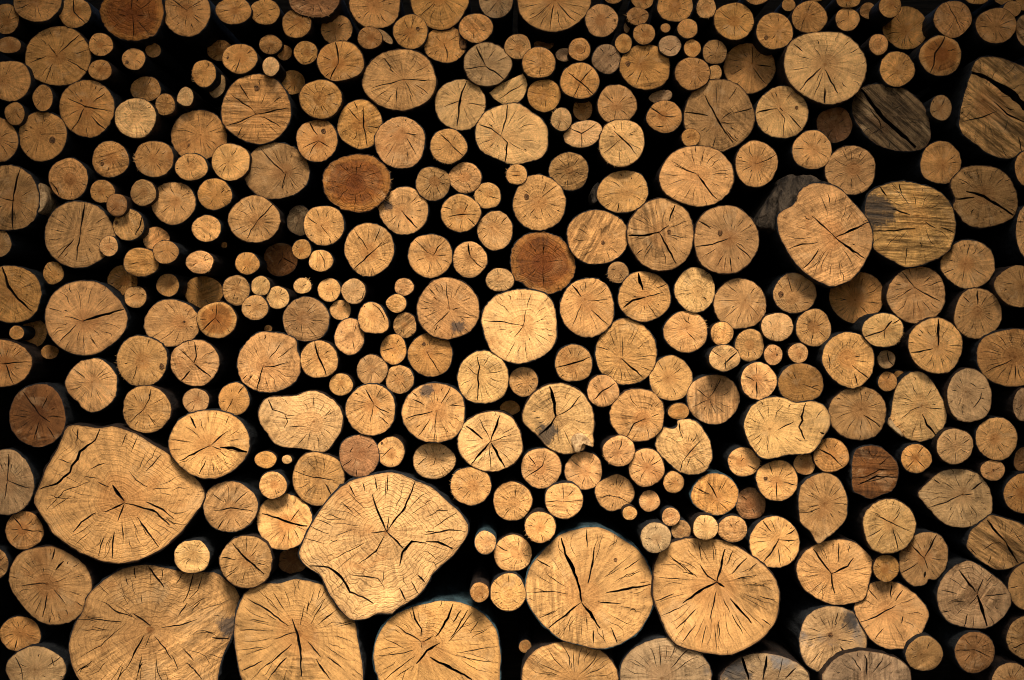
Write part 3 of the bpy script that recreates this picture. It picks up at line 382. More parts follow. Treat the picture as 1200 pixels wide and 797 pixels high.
(800, 597): """
107 85 58 58|p-|C=140 .2 .6 1,100 .3 .8 1
233 92 67 61|a-|K=240,75 265,50 1.6
430 155 116 118|a|P=448,140;K=448,140 415,195 378,245 4;K=450,142 540,142 2.6;K=375,55 415,105 3.6;K=485,118 525,95 3.4;K=445,180 458,262 2.4;C=115 .3 .9 1.4,190 .4 .9 1.4,170 .4 .9 1.2,310 .3 .8 1,150 .5 .9 1.2;R=bright log with a three-armed crack
158 408 288 268|q|P=160,340;O=-130,340 -122,250 -90,190 -30,150 60,138 170,145 260,180 350,240 410,300 445,380 440,470 410,545 350,610 270,655 190,675 100,665 0,640 -60,590 -105,490 -130,410;K=160,340 182,270 198,185 5;K=160,340 80,385 0,440 5;K=160,340 195,362 4.4;K=80,255 120,310 155,335 3.4;K=158,380 140,450 128,515 3.4;K=220,415 270,470 320,530 4.4;K=300,225 230,300 3.6;K=250,325 340,305 2.8;K=345,250 310,285 3;K=190,420 220,480 2.8;K=280,580 230,490 3;K=140,165 145,235 2.6;K=75,150 90,240 2.6;K=60,540 0,620 3;K=165,520 175,600 2.6;K=110,540 90,650 2.6;K=370,510 410,540 3;K=350,400 430,420 2;K=235,190 205,260 2.6;K=-60,215 20,290 3;K=-110,320 30,330 2.6;K=-125,430 -40,395 3;K=-100,500 20,440 2.6;K=0,260 70,320 2.8;K=-30,560 60,470 3;K=150,540 155,660 2.4;C=10 .4 .8 1.6,0 .4 .9 2,350 .4 .9 1.6,340 .4 .9 2,330 .4 .9 2,315 .5 .9 2.4,300 .5 .9 2,285 .4 .9 2,275 .5 .9 2,260 .4 .9 2,250 .5 .95 2,235 .4 .9 2,220 .5 .9 2,200 .5 .9 2,185 .5 .9 2,165 .5 .9 2,150 .5 .9 2,130 .5 .9 2,110 .5 .9 2,95 .5 .9 2,60 .5 .9 2,45 .5 .9 2,25 .5 .9 2;R=large round log with a lighter upper half
708 292 177 150|a|P=695,300;O=535,290 550,230 600,180 670,150 740,143 800,155 850,195 887,245 870,330 845,415 780,438 720,442 650,425 570,370;K=610,185 650,240 695,300 4;K=695,300 770,265 797,225 4;K=695,300 700,340 710,392 4.4;K=728,155 725,245 3;K=780,165 770,200 2.6;C=170 .3 .9 2,185 .4 .9 1.8,155 .4 .9 1.6,220 .4 .9 2,235 .4 .9 2.2,250 .4 .9 2,140 .5 .9 1.6,110 .4 .9 1.4,320 .4 .8 1.4,10 .5 .9 1.4;R=amber log with long crack bending across
703 605 158 152|g|P=695,590;O=545,590 575,505 635,462 720,455 797,485 850,560 862,630 840,675 800,692 740,690 705,715 672,757 600,740 555,680;K=550,615 620,600 680,590 2;K=735,640 775,690 4;K=720,605 797,620 2;K=725,480 710,540 2.6;K=640,500 665,540 2;K=585,550 640,570 2;K=590,720 640,660 2.4;C=40 .3 .8 1.4,10 .4 .8 1.2,240 .4 .8 1.2,270 .3 .7 1.2;N=690,585,12;S=.6;M=790,520,50;R=grey log with a bite out of its bottom
385 800 205 120|kb2|P=385,790;K=278,690 310,797 6;K=395,685 375,797 5;K=470,695 445,790 2;K=530,740 480,790 3.4;K=240,770 200,755 2;S=.8;M=240,770,90;R=low grey log with bluish mould
858 800 208 135|kb2|P=860,800;C=95 .2 .9 5,55 .3 .9 3.4,75 .4 .9 2,120 .3 .9 3,140 .4 .9 2,35 .4 .9 2;S=.7;R=corner log with bluish and rusty stains
""",
(1000, 597): """
154 275 60 62|h|
328 232 115 125|o|O=215,250 220,200 250,160 300,118 350,108 400,120 435,165 443,215 432,270 400,315 375,328 352,325 338,345 290,357 245,330 220,290;P=330,225;K=272,165 330,225 3.4;K=392,118 365,165 335,218 4;K=222,298 300,250 3;K=330,225 350,280 3;K=365,228 435,235 2;K=330,318 335,290 5;R=log with a bite at its lower edge
180 490 172 153|a|P=150,470;O=8,470 20,420 60,370 120,340 200,343 270,380 320,430 352,485 330,550 295,610 270,640 160,645 90,610 40,540;K=35,525 110,500 200,450 3.6;K=75,375 115,422 3;K=185,348 175,410 3.4;K=235,380 200,430 3;K=140,555 98,605 3;K=232,500 225,530 4;C=300 .3 .8 1.2,60 .4 .8 1.2,160 .4 .9 1.6,20 .4 .9 1,330 .5 .8 1;S=.35;R=pointed log with pale smears
332 675 85 82|o|K=355,620 345,650 2.4;C=200 .2 .7 1
565 400 168 155|g|P=580,395;O=397,410 410,350 450,290 510,250 560,248 640,300 700,350 733,410 720,470 680,520 620,552 540,553 460,530 415,480;K=495,285 530,330 572,385 4.4;K=580,400 600,470 625,545 6;K=580,395 605,325 3.6;K=615,405 715,390 3;K=580,400 540,455 2.4;K=415,380 485,395 3;K=450,320 500,352 2.6;K=415,485 460,475 2.6;K=535,490 522,550 3.4;K=645,305 620,335 3;K=470,430 520,430 2;C=345 .3 .7 1.2,200 .4 .8 1;S=.35;R=grey rounded triangular log with forked cracks
568 667 91 95|r|P=565,655;K=480,660 565,655 2.8;K=565,655 640,690 2;C=130 .3 .8 1.2,60 .3 .8 1.6,20 .4 .8 1.2,270 .3 .8 1,230 .3 .8 1.2
695 152 172 122|o|P=710,155;O=530,150 550,100 620,45 660,30 797,75 870,130 860,200 797,245 720,275 660,275 580,230 535,180;K=625,50 665,105 712,150 5;K=712,150 745,210 770,250 5;K=600,190 650,160 690,155 2;K=535,170 570,210 2.4;K=625,250 640,215 2.4;K=750,100 797,160 2;C=60 .4 .8 1.4,330 .4 .8 1.4;B=35 .9 .8;R=broad dull log with a bent diagonal crack
815 360 88 110|o|K=735,365 770,358 3
820 600 100 102|o|K=740,650 797,625 3;C=100 .3 .8 1
735 800 88 82|o|C=100 .2 .8 1,150 .3 .8 1,60 .3 .8 1
""",
}
SUN_EL, SUN_AZ, SUN, SUN_ANGLE, SKY, EXPOSURE = 38.0, 4.0, 1.5, 24.0, 0.08, 0.0
SHADE_ROOF_Z, SHADE_ROOF_Y, SIDE_X, SIDE_Y = 1.55, 0.75, 1.12, 0.9
SUN_EL, SUN_AZ, SUN, SUN_ANGLE, SKY, EXPOSURE = 45.0, 1.0, 1.5, 18.0, 0.055, 1.85
SHADE_ROOF_Z, SHADE_ROOF_Y, SIDE_X, SIDE_Y, OPEN_X = 2.40, 2.0, 1.04, 2.0, 0.80  # extents of the added boards that dim the pile's edges

import bpy, math, random
from mathutils import Vector, noise
from mathutils.geometry import delaunay_2d_cdt

rnd = random.Random(11)
C = bpy.context.scene.collection
S = 0.0016            # metres per photo pixel at the front of the pile
CAM = 4.0             # camera distance from the front of the pile
Q = 3.985             # survey units per photo pixel
PI = math.pi

# ------------------------------------------------------------------ materials
def new_mat(name):
    m = bpy.data.materials.new(name); m.use_nodes = True
    nt = m.node_tree
    b = nt.nodes['Principled BSDF']
    return m, nt, b

class G:
    """small helper that writes node graphs"""
    def __init__(s, nt): s.nt = nt
    def n(s, t, **kw):
        x = s.nt.nodes.new(t)
        for k, v in kw.items(): setattr(x, k, v)
        return x
    def link(s, a, b): s.nt.links.new(a, b)
    def put(s, sock, v):
        if hasattr(v, 'is_output'): s.link(v, sock)
        else: sock.default_value = v
    def math(s, op, a, b=0.0, c=None, clamp=False):
        x = s.n('ShaderNodeMath', operation=op, use_clamp=clamp)
        s.put(x.inputs[0], a); s.put(x.inputs[1], b)
        if c is not None: s.put(x.inputs[2], c)
        return x.outputs[0]
    def vmath(s, op, a, b=None, scale=None):
        x = s.n('ShaderNodeVectorMath', operation=op)
        s.put(x.inputs[0], a)
        if b is not None: s.put(x.inputs[1], b)
        if scale is not None: s.put(x.inputs['Scale'], scale)
        return x
    def noise(s, vec, scale, detail=3.0, rough=0.55, dist=0.0):
        x = s.n('ShaderNodeTexNoise')
        s.put(x.inputs['Vector'], vec)
        x.inputs['Scale'].default_value = scale
        x.inputs['Detail'].default_value = detail
        x.inputs['Roughness'].default_value = rough
        x.inputs['Distortion'].default_value = dist
        return x.outputs['Fac']
    def step(s, v, a, b, o0=0.0, o1=1.0):
        x = s.n('ShaderNodeMapRange', interpolation_type='SMOOTHSTEP')
        s.put(x.inputs['Value'], v); s.put(x.inputs['From Min'], a); s.put(x.inputs['From Max'], b)
        s.put(x.inputs['To Min'], o0); s.put(x.inputs['To Max'], o1)
        return x.outputs['Result']
    def mix(s, f, a, b, mode='MIX'):
        x = s.n('ShaderNodeMix', data_type='RGBA', blend_type=mode)
        s.put(x.inputs[0], f); s.put(x.inputs[6], a); s.put(x.inputs[7], b)
        return x.outputs[2]
    def attr(s, name, kind='GEOMETRY'):
        x = s.n('ShaderNodeAttribute', attribute_name=name); x.attribute_type = kind
        return x

def end_grain_material():
    m, nt, b = new_mat('end_grain'); g = G(nt)
    ring = g.attr('ring').outputs['Vector']
    tone = g.attr('tone', 'OBJECT').outputs['Color']
    seed = g.attr('seed', 'OBJECT').outputs['Vector']
    grn = g.n('ShaderNodeSeparateXYZ'); g.link(g.attr('grain', 'OBJECT').outputs['Vector'], grn.inputs[0])
    stain, wavy, heart = grn.outputs[0], grn.outputs[1], grn.outputs[2]
    wet = g.attr('wet', 'OBJECT').outputs['Fac']
    rx = g.n('ShaderNodeSeparateXYZ'); g.link(ring, rx.inputs[0])
    flat = g.n('ShaderNodeCombineXYZ'); g.link(rx.outputs[0], flat.inputs[0]); g.link(rx.outputs[1], flat.inputs[1])
    ln = g.vmath('LENGTH', flat.outputs[0]).outputs['Value']
    dr = g.vmath('NORMALIZE', flat.outputs[0]).outputs['Vector']
    R = rx.outputs[2]
    pos = g.n('ShaderNodeTexCoord').outputs['Object']
    pos = g.vmath('ADD', pos, seed).outputs['Vector']
    # growth rings: wobbling bands about the pith
    wob = g.noise(pos, 16.0, 3, .6)
    lr = g.math('MULTIPLY', ln, R)
    wamp = g.math('MULTIPLY_ADD', wavy, 0.055, 0.016)
    lr2 = g.math('ADD', lr, g.math('MULTIPLY', g.math('SUBTRACT', wob, .5), wamp))
    wob2 = g.noise(pos, 60.0, 2, .6)
    lr2 = g.math('ADD', lr2, g.math('MULTIPLY', g.math('SUBTRACT', wob2, .5), .004))
    ph1 = g.math('MULTIPLY', lr2, 2*PI/0.0105)
    ph2 = g.math('MULTIPLY', lr2, 2*PI/0.0052)
    r1 = g.math('SINE', ph1)
    r2 = g.math('SINE', ph2)
    rmask = g.step(g.noise(pos, 11.0, 2), .42, .66)
    rr = g.math('MULTIPLY', g.math('ADD', g.math('MULTIPLY', r1, .6), g.math('MULTIPLY', r2, .55)), g.math('MAXIMUM', g.math('MULTIPLY_ADD', rmask, .85, .22), wavy))
    rr = g.math('MULTIPLY', rr, g.math('MULTIPLY_ADD', wavy, .10, .10))
    # radial rays and hairline checks
    ray_v = g.vmath('ADD', g.vmath('SCALE', dr, scale=7.0).outputs['Vector'], seed).outputs['Vector']
    rayz = g.n('ShaderNodeCombineXYZ'); g.link(g.math('MULTIPLY', ln, 1.4), rayz.inputs[2])
    ray_v = g.vmath('ADD', ray_v, rayz.outputs[0]).outputs['Vector']
    rays = g.noise(ray_v, 1.3, 5, .62)
    hair = g.noise(ray_v, 5.0, 3, .6)
    hairm = g.math('MULTIPLY', g.step(hair, .64, .72), g.step(ln, .12, .4))
    # blotches, saw marks, speckle
    blot = g.noise(pos, 9.0, 4, .6, .4)
    blot2 = g.noise(pos, 30.0, 4, .65, .3)
    rot = g.n('ShaderNodeVectorRotate', rotation_type='AXIS_ANGLE')
    g.link(pos, rot.inputs['Vector']); rot.inputs['Axis'].default_value = (0, 1, 0)
    sx = g.n('ShaderNodeSeparateXYZ'); g.link(seed, sx.inputs[0]); g.link(sx.outputs[0], rot.inputs['Angle'])
    st = g.n('ShaderNodeMapping'); g.link(rot.outputs[0], st.inputs['Vector']); st.inputs['Scale'].default_value = (9, 60, 190)
    saw = g.noise(st.outputs[0], 1.0, 3, .6)
    sawm = g.step(g.noise(pos, 7.0, 2), .45, .7)
    fine = g.noise(pos, 420.0, 2, .7)
    v = g.math('ADD', 1.0, rr)
    v = g.math('ADD', v, g.math('MULTIPLY', g.math('SUBTRACT', rays, .5), 1.5))
    v = g.math('ADD', v, g.math('MULTIPLY', g.math('SUBTRACT', blot, .5), 1.15))
    v = g.math('ADD', v, g.math('MULTIPLY', g.math('SUBTRACT', blot2, .5), .95))
    v = g.math('ADD', v, g.math('MULTIPLY', g.math('MULTIPLY', g.math('SUBTRACT', saw, .5), 1.3), g.math('MULTIPLY_ADD', sawm, .8, .2)))
    v = g.math('ADD', v, g.math('MULTIPLY', g.math('SUBTRACT', fine, .5), .8))
    rsd = g.vmath('ADD', g.vmath('SCALE', flat.outputs[0], scale=1.0).outputs['Vector'], seed).outputs['Vector']
    own = g.noise(rsd, 1.5, 3, .55, .5)
    v = g.math('ADD', v, g.math('MULTIPLY', g.math('SUBTRACT', own, .5), 1.15))
    v = g.math('MINIMUM', g.math('MAXIMUM', v, .30), 1.5)
    col = g.vmath('SCALE', tone, scale=v).outputs['Vector']
    # paler and browner fields
    pale = g.step(g.noise(g.vmath('ADD', rsd, (7.1, 3.3, 1.7)).outputs[0], 1.7, 4, .62, .6), .53, .70)
    dry = g.n('ShaderNodeMix', data_type='RGBA', blend_type='MIX')
    col = g.mix(g.math('MULTIPLY', pale, .42), col, g.mix(.5, tone, (.78, .52, .26, 1)))
    brown = g.step(g.noise(g.vmath('ADD', pos, (1.1, 9.3, 4.7)).outputs[0], 13.0, 4, .62, .6), .56, .76)
    col = g.mix(g.math('MULTIPLY', brown, .60), col, g.mix(1.0, tone, (.62, .46, .34, 1), 'MULTIPLY'))
    # heartwood
    hz = g.step(g.math('ADD', ln, g.math('MULTIPLY', g.math('SUBTRACT', wob, .5), .5)), .22, .42, 1, 0)
    col = g.mix(g.math('MULTIPLY', hz, g.math('MINIMUM', heart, .5)), col, g.mix(1.0, tone, (.72, .50, .34, 1), 'MULTIPLY'))
    hz2 = g.step(g.math('ADD', ln, g.math('MULTIPLY', g.math('SUBTRACT', blot2, .5), .3)), .70, .90, 1, 0)
    big = g.math('SUBTRACT', heart, 1.0, clamp=True)
    col = g.mix(g.math('MULTIPLY', hz2, big), col, g.mix(1.0, col, (.58, .41, .25, 1), 'MULTIPLY'))
    # pith spot
    pz = g.step(ln, .025, .06, 1, 0)
    col = g.mix(g.math('MULTIPLY', pz, .55), col, g.mix(1.0, tone, (.45, .27, .15, 1), 'MULTIPLY'))
    # hairline checks
    col = g.mix(g.math('MULTIPLY', hairm, .55), col, g.mix(1.0, tone, (.30, .20, .13, 1), 'MULTIPLY'))
    # torn fibrous grain, running one way across the face
    fx = g.n('ShaderNodeSeparateXYZ'); g.link(g.attr('fibre', 'OBJECT').outputs['Vector'], fx.inputs[0])
    rot2 = g.n('ShaderNodeVectorRotate', rotation_type='AXIS_ANGLE')
    g.link(pos, rot2.inputs['Vector']); rot2.inputs['Axis'].default_value = (0, 1, 0); g.link(fx.outputs[0], rot2.inputs['Angle'])
    st2 = g.n('ShaderNodeMapping'); g.link(rot2.outputs[0], st2.inputs['Vector']); st2.inputs['Scale'].default_value = (12, 30, 130)
    fib = g.noise(st2.outputs[0], 1.0, 4, .6, .25)
    fmask = g.step(g.noise(g.vmath('ADD', pos, (3.3, 6.1, 2.7)).outputs[0], 7.0, 2, .5), g.math('MULTIPLY_ADD', fx.outputs[2], -.5, .70), g.math('MULTIPLY_ADD', fx.outputs[2], -.5, .76))
    fm = g.math('MULTIPLY', fx.outputs[1], fmask)
    fcol = g.vmath('SCALE', col, scale=g.step(fib, .30, .68, .25, 1.75)).outputs['Vector']
    col = g.mix(fm, col, fcol)
    # grey weather stain and black mould
    sn = g.noise(g.vmath('ADD', pos, (4.4, 2.2, 8.8)).outputs[0], 10.0, 5, .62, .3)
    thr = g.math('MULTIPLY_ADD', stain, -.24, .74)
    sm = g.step(sn, thr, g.math('ADD', thr, .14))
    sm = g.math('MULTIPLY', sm, g.math('MINIMUM', g.math('MULTIPLY', stain, 2.0), .85), clamp=True)
    col = g.mix(sm, col, g.mix(blot2, (.055, .052, .05, 1), (.26, .24, .22, 1)))
    # one black mould spot where the log has it
    mv = g.n('ShaderNodeSeparateXYZ'); g.link(g.attr('mould', 'OBJECT').outputs['Vector'], mv.inputs[0])
    opos = g.n('ShaderNodeSeparateXYZ'); g.link(g.n('ShaderNodeTexCoord').outputs['Object'], opos.inputs[0])
    mdx = g.math('SUBTRACT', opos.outputs[0], mv.outputs[0]); mdz = g.math('SUBTRACT', opos.outputs[2], mv.outputs[1])
    md = g.math('SQRT', g.math('ADD', g.math('MULTIPLY', mdx, mdx), g.math('MULTIPLY', mdz, mdz)))
    md = g.math('DIVIDE', md, mv.outputs[2])
    md = g.math('ADD', md, g.math('MULTIPLY', g.math('SUBTRACT', g.noise(pos, 55.0, 4, .7), .5), 2.6))
    col = g.mix(g.math('MULTIPLY', g.step(md, .55, 1.1, 1, 0), .82), col, (.040, .038, .036, 1))
    # brown cambium edge
    en = g.math('ADD', ln, g.math('MULTIPLY', g.math('SUBTRACT', blot2, .5), .05))
    rim = g.step(en, .962, 1.0)
    col = g.mix(g.math('MULTIPLY', rim, .62), col, (.13, .058, .022, 1))
    g.link(col, b.inputs['Base Color'])
    g.put(b.inputs['Roughness'], g.math('MULTIPLY_ADD', wet, -.30, .85))
    g.put(b.inputs['Specular IOR Level'], g.math('MULTIPLY_ADD', wet, .15, .18))
    h = g.math('ADD', g.math('MULTIPLY', g.math('MULTIPLY', fib, fm), 4.0), g.math('MULTIPLY', saw, .7))
    h = g.math('ADD', h, g.math('MULTIPLY', saw, .1), g.math('MULTIPLY', blot2, .9))
    h = g.math('ADD', h, g.math('MULTIPLY', fine, .45))
    h = g.math('ADD', h, g.math('MULTIPLY', rays, .9))
    h = g.math('ADD', h, g.math('MULTIPLY', rr, 1.2))
    h = g.math('SUBTRACT', h, g.math('MULTIPLY', hairm, .8))
    bp = g.n('ShaderNodeBump'); bp.inputs['Strength'].default_value = .75; bp.inputs['Distance'].default_value = .0035
    g.link(h, bp.inputs['Height']); g.link(bp.outputs[0], b.inputs['Normal'])
    return m

def plain_wood(name, c0, c1, scale, rough=.85, stretch=(1, 1, 1), bump=.5, dist=.004):
    m, nt, b = new_mat(name); g = G(nt)
    pos = g.n('ShaderNodeTexCoord').outputs['Object']
    seed = g.attr('seed', 'OBJECT').outputs['Vector']
    pos = g.vmath('ADD', pos, seed).outputs['Vector']
    mp = g.n('ShaderNodeMapping'); g.link(pos, mp.inputs['Vector']); mp.inputs['Scale'].default_value = stretch
    a = g.noise(mp.outputs[0], scale, 5, .65, .4)
    c = g.noise(mp.outputs[0], scale*4, 3, .6)
    f = g.step(g.math('ADD', g.math('MULTIPLY', a, .7), g.math('MULTIPLY', c, .3)), .36, .64)
    g.link(g.mix(f, c0, c1), b.inputs['Base Color'])
    b.inputs['Roughness'].default_value = rough
    b.inputs['Specular IOR Level'].default_value = .2
    bp = g.n('ShaderNodeBump'); bp.inputs['Strength'].default_value = bump; bp.inputs['Distance'].default_value = dist
    g.link(a, bp.inputs['Height']); g.link(bp.outputs[0], b.inputs['Normal'])
    return m

M_FACE = end_grain_material()
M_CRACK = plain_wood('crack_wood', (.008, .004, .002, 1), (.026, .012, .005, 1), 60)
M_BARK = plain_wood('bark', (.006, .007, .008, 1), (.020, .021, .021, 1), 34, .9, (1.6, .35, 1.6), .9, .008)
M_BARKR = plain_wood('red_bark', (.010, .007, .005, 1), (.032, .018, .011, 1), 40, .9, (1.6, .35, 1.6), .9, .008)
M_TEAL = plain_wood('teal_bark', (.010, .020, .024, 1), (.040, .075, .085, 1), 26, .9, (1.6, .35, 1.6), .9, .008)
M_GREYBARK = plain_wood('grey_bark', (.010, .008, .006, 1), (.095, .068, .044, 1), 38, .95, (1.0, .5, .42), 1.0, .02)
M_KNOT = plain_wood('knot_wood', (.016, .008, .004, 1), (.26, .12, .042, 1), 170)
M_SPLINTER = plain_wood('splinter_wood', (.30, .16, .055, 1), (.52, .30, .12, 1), 60)
M_CHIP = plain_wood('chipped_wood', (.16, .080, .030, 1), (.62, .40, .19, 1), 70)
M_PLANK = plain_wood('blocker_plank', (.012, .010, .008, 1), (.030, .024, .018, 1), 8, .95, (1, 1, 12))
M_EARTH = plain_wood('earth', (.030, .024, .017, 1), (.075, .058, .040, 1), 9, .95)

TONES = {  # base colour, heart, wet
    'a': ((.650, .328, .110), .35, 0), 'h': ((.570, .268, .078), .40, 0),  # honey on the top-left logs has edge dimming painted into it
    'p': ((.715, .398, .146), .25, 0), 'o': ((.440, .228, .080), .35, 0),
    'g': ((.455, .262, .115), .25, 0), 'r': ((.360, .165, .060), .30, 0),
    'd': ((.390, .152, .030), 1.80, .5), 'd2': ((.165, .062, .016), .40, .3),
    'd3': ((.340, .160, .045), .20, .1), 'm': ((.520, .250, .070), 1.80, .15),
    'k': ((.140, .085, .036), .25, .1), 'kb': ((.400, .250, .115), .25, 0),
    'q': ((.500, .262, .085), .35, 0), 'kb2': ((.330, .205, .100), .25, 0),  # duller tones of the bottom-row logs include painted-in edge shade
}
WORD = {'q': 'golden brown', 'a': 'amber', 'h': 'honey brown', 'p': 'pale', 'o': 'dull tan', 'g': 'greyish', 'r': 'reddish', 'd': 'dark brown',
        'd2': 'dark', 'd3': 'dark amber', 'm': 'brown', 'k': 'blackish', 'kb': 'blue grey', 'q': ((.500, .262, .085), .35, 0), 'kb2': 'grey stained'}

# ------------------------------------------------------------------ survey -> list of logs
LOGS = []
def nums(s, d=float): return [d(x) for x in s.split()]
def pts_of(s, ox, oy): return [(float(a)/Q + ox, float(b)/Q + oy) for a, b in (q.split(',') for q in s.split())]
for (ox, oy), text in PILE.items():
    for line in text.strip().splitlines():
        f = line.split('|')
        if len(f) < 2 or f[1] == 'skip': continue
        v = nums(f[0])
        d = dict(x=v[0]/Q + ox, y=v[1]/Q + oy, rx=v[2]/Q, ry=v[3]/Q, rot=v[4] if len(v) > 4 else 0.0, K=[], C=None, P=None, O=None, N=None, B=None, M=None, F=None, S=0.0, W=0.0, R=None)
        t = f[1].strip()
        d['tone'] = t.rstrip('+-'); d['dep'] = t.count('+')*.055 - t.count('-')*.022
        for e in (f[2].split(';') if len(f) > 2 and f[2] else []):
            k, val = e.split('=')
            if k == 'K':
                toks = val.split(); d['K'].append((pts_of(' '.join(toks[:-1]), ox, oy), float(toks[-1])))
            elif k == 'C': d['C'] = [nums(q) for q in val.split(',')]
            elif k == 'P': d['P'] = pts_of(val, ox, oy)[0]
            elif k == 'O': d['O'] = pts_of(val, ox, oy)
            elif k == 'N':
                q = val.split(','); d['N'] = (float(q[0])/Q + ox, float(q[1])/Q + oy, float(q[2])/Q)
            elif k == 'M':
                q = val.split(','); d['M'] = (float(q[0])/Q + ox, float(q[1])/Q + oy, float(q[2])/Q)
            elif k == 'B': d['B'] = nums(val)
            elif k in 'FSW': d[k] = float(val)
            else: d['R'] = val
        d['rx'] *= 1.02; d['ry'] *= 1.02
        if d['O']: d['O'] = [(d['x']+(p[0]-d['x'])*1.015, d['y']+(p[1]-d['y'])*1.015) for p in d['O']]
        d['r'] = math.sqrt(d['rx']*d['ry'])
        LOGS.append(d)
LOGS.sort(key=lambda d: -d['r'])

def closed_spline(P, n):
    """Catmull-Rom through the points, resampled evenly"""
    out = []
    k = len(P)
    for i in range(k):
        p0, p1, p2, p3 = P[i-1], P[i], P[(i+1) % k], P[(i+2) % k]
        for j in range(10):
            t = j/10
            q = []
            for c in (0, 1):
                q.append(.5*((2*p1[c]) + (-p0[c]+p2[c])*t + (2*p0[c]-5*p1[c]+4*p2[c]-p3[c])*t*t + (-p0[c]+3*p1[c]-3*p2[c]+p3[c])*t**3))
            out.append(tuple(q))
    L = [0]
    for i in range(len(out)):
        a, b = out[i], out[(i+1) % len(out)]
        L.append(L[-1] + math.hypot(b[0]-a[0], b[1]-a[1]))
    res = []; i = 0
    for k in range(n):
        s = L[-1]*k/n
        while L[i+1] < s: i += 1
        f = (s-L[i])/max(L[i+1]-L[i], 1e-9)
        a, b = out[i], out[(i+1) % len(out)]
        res.append((a[0]+(b[0]-a[0])*f, a[1]+(b[1]-a[1])*f))
    return res

def mesh_obj(name, V, F, mats, parent=None, smooth=True, fm=None):
    me = bpy.data.meshes.new(name); me.from_pydata(V, [], F)
    for m in mats: me.materials.append(m)
    if fm: me.polygons.foreach_set('material_index', fm)
    me.polygons.foreach_set('use_smooth', [smooth]*len(me.polygons))
    me.update()
    o = bpy.data.objects.new(name, me); C.objects.link(o)
    if parent: o.parent = parent
    return o

# ------------------------------------------------------------------ geometry of one log
for i, d in enumerate(LOGS):
    rg = random.Random(1000 + i*7)
    d['rg'] = rg
    y = d['dep'] + rg.uniform(-.016, .022)
    d['depth'] = y
    k = S*(CAM + y)/CAM
    d['k'] = k
    d['cx'], d['cz'] = (d['x']-600)*k, (398.5-d['y'])*k
    # outline in local metres (x right, z up), centred on the thing
    if d['O']:
        P = [((p[0]-d['x'])*k, -(p[1]-d['y'])*k) for p in d['O']]
        n = 96 if d['r'] > 28 else 64
        out = closed_spline(P, n)
        amp = .012
    else:
        n = 80 if d['r'] > 28 else (56 if d['r'] > 14 else 36)
        a0 = math.radians(-d['rot'])
        sq = rg.uniform(-.02, .035); ph = rg.uniform(0, 6.3)
        out = []
        for j in range(n):
            t = 2*PI*j/n
            f = 1 + .018*math.cos(3*t + ph) + sq*.6*math.cos(4*t + ph*2) + .010*math.cos(5*t + ph*3)
            x, z = d['rx']*k*f*math.cos(t), d['ry']*k*f*math.sin(t)
            out.append((x*math.cos(a0)-z*math.sin(a0), x*math.sin(a0)+z*math.cos(a0)))
        amp = .010
    s0 = Vector((rg.uniform(0, 50), rg.uniform(0, 50), 0))
    Rm = d['r']*k; d['Rm'] = Rm
    res = []
    for x, z in out:
        q = noise.noise(Vector((x/Rm*3.2, z/Rm*3.2, 0)) + s0)*amp*1.3 + noise.noise(Vector((x*160, z*160, 3)) + s0)*min(.028, .0015/Rm)
        if d['tone'] == 'd': q += .035*noise.noise(Vector((x/Rm*6, z/Rm*6, 9)) + s0) + .02*noise.noise(Vector((x/Rm*14, z/Rm*14, 9)) + s0)
        res.append((x*(1+q), z*(1+q)))
    d['out'] = res

# rear ends: pushed apart so that no log runs through its neighbour
LEN = .85
for d in LOGS:
    d['bx'], d['bz'] = d['cx'], d['cz']
    d['br'] = d['Rm']*.86
for it in range(60):
    for a in range(len(LOGS)):
        A = LOGS[a]
        for b in range(a+1, len(LOGS)):
            B = LOGS[b]
            dx = B['bx']-A['bx']
            rr = A['br']+B['br']
            if abs(dx) > rr: continue
            dz = B['bz']-A['bz']
            if abs(dz) > rr: continue
            q = math.hypot(dx, dz)
            if q < rr and q > 1e-6:
                m = (rr-q)*.5
                wa = B['br']/rr; wb = A['br']/rr
                A['bx'] -= dx/q*m*wa; A['bz'] -= dz/q*m*wa
                B['bx'] += dx/q*m*wb; B['bz'] += dz/q*m*wb

def in_poly(P, x, y):
    c = False; n = len(P)
    for i in range(n):
        x1, y1 = P[i-1]; x2, y2 = P[i]
        if (y1 > y) != (y2 > y) and x < (x2-x1)*(y-y1)/(y2-y1)+x1: c = not c
    return c

def strip(path, w, rg, taper0, taper1):
    """crack outline from a path (metres): a wiggling wedge"""
    pts = [path[0]]
    for a, b in zip(path, path[1:]):
        L = math.hypot(b[0]-a[0], b[1]-a[1])
        m = max(1, int(L/.008))
        for j in range(1, m+1):
            t = j/m
            pts.append((a[0]+(b[0]-a[0])*t, a[1]+(b[1]-a[1])*t))
    n = len(pts)
    if n < 3:
        a, b = pts[0], pts[-1]; pts = [a, ((a[0]+b[0])/2, (a[1]+b[1])/2), b]; n = 3
    Lf, Rt = [], []
    wig = 0
    for i in range(n):
        p = pts[i]; a = pts[max(i-1, 0)]; b = pts[min(i+1, n-1)]
        tx, ty = b[0]-a[0], b[1]-a[1]; q = math.hypot(tx, ty) or 1
        nx, ny = -ty/q, tx/q
        t = i/(n-1)
        ww = w*(taper0 + (1-taper0)*min(1, t*3.0)) if t < .34 else w*(taper1 + (1-taper1)*min(1, (1-t)*2.2))
        ww *= rg.uniform(.72, 1.2)
        if 0 < i < n-1: wig = wig*.5 + rg.uniform(-1, 1)*min(.0011, q*.12)
        else: wig = 0
        cx, cy = p[0]+nx*wig, p[1]+ny*wig
        Lf.append((cx+nx*ww/2, cy+ny*ww/2)); Rt.append((cx-nx*ww/2, cy-ny*ww/2))
    return Lf + Rt[::-1]

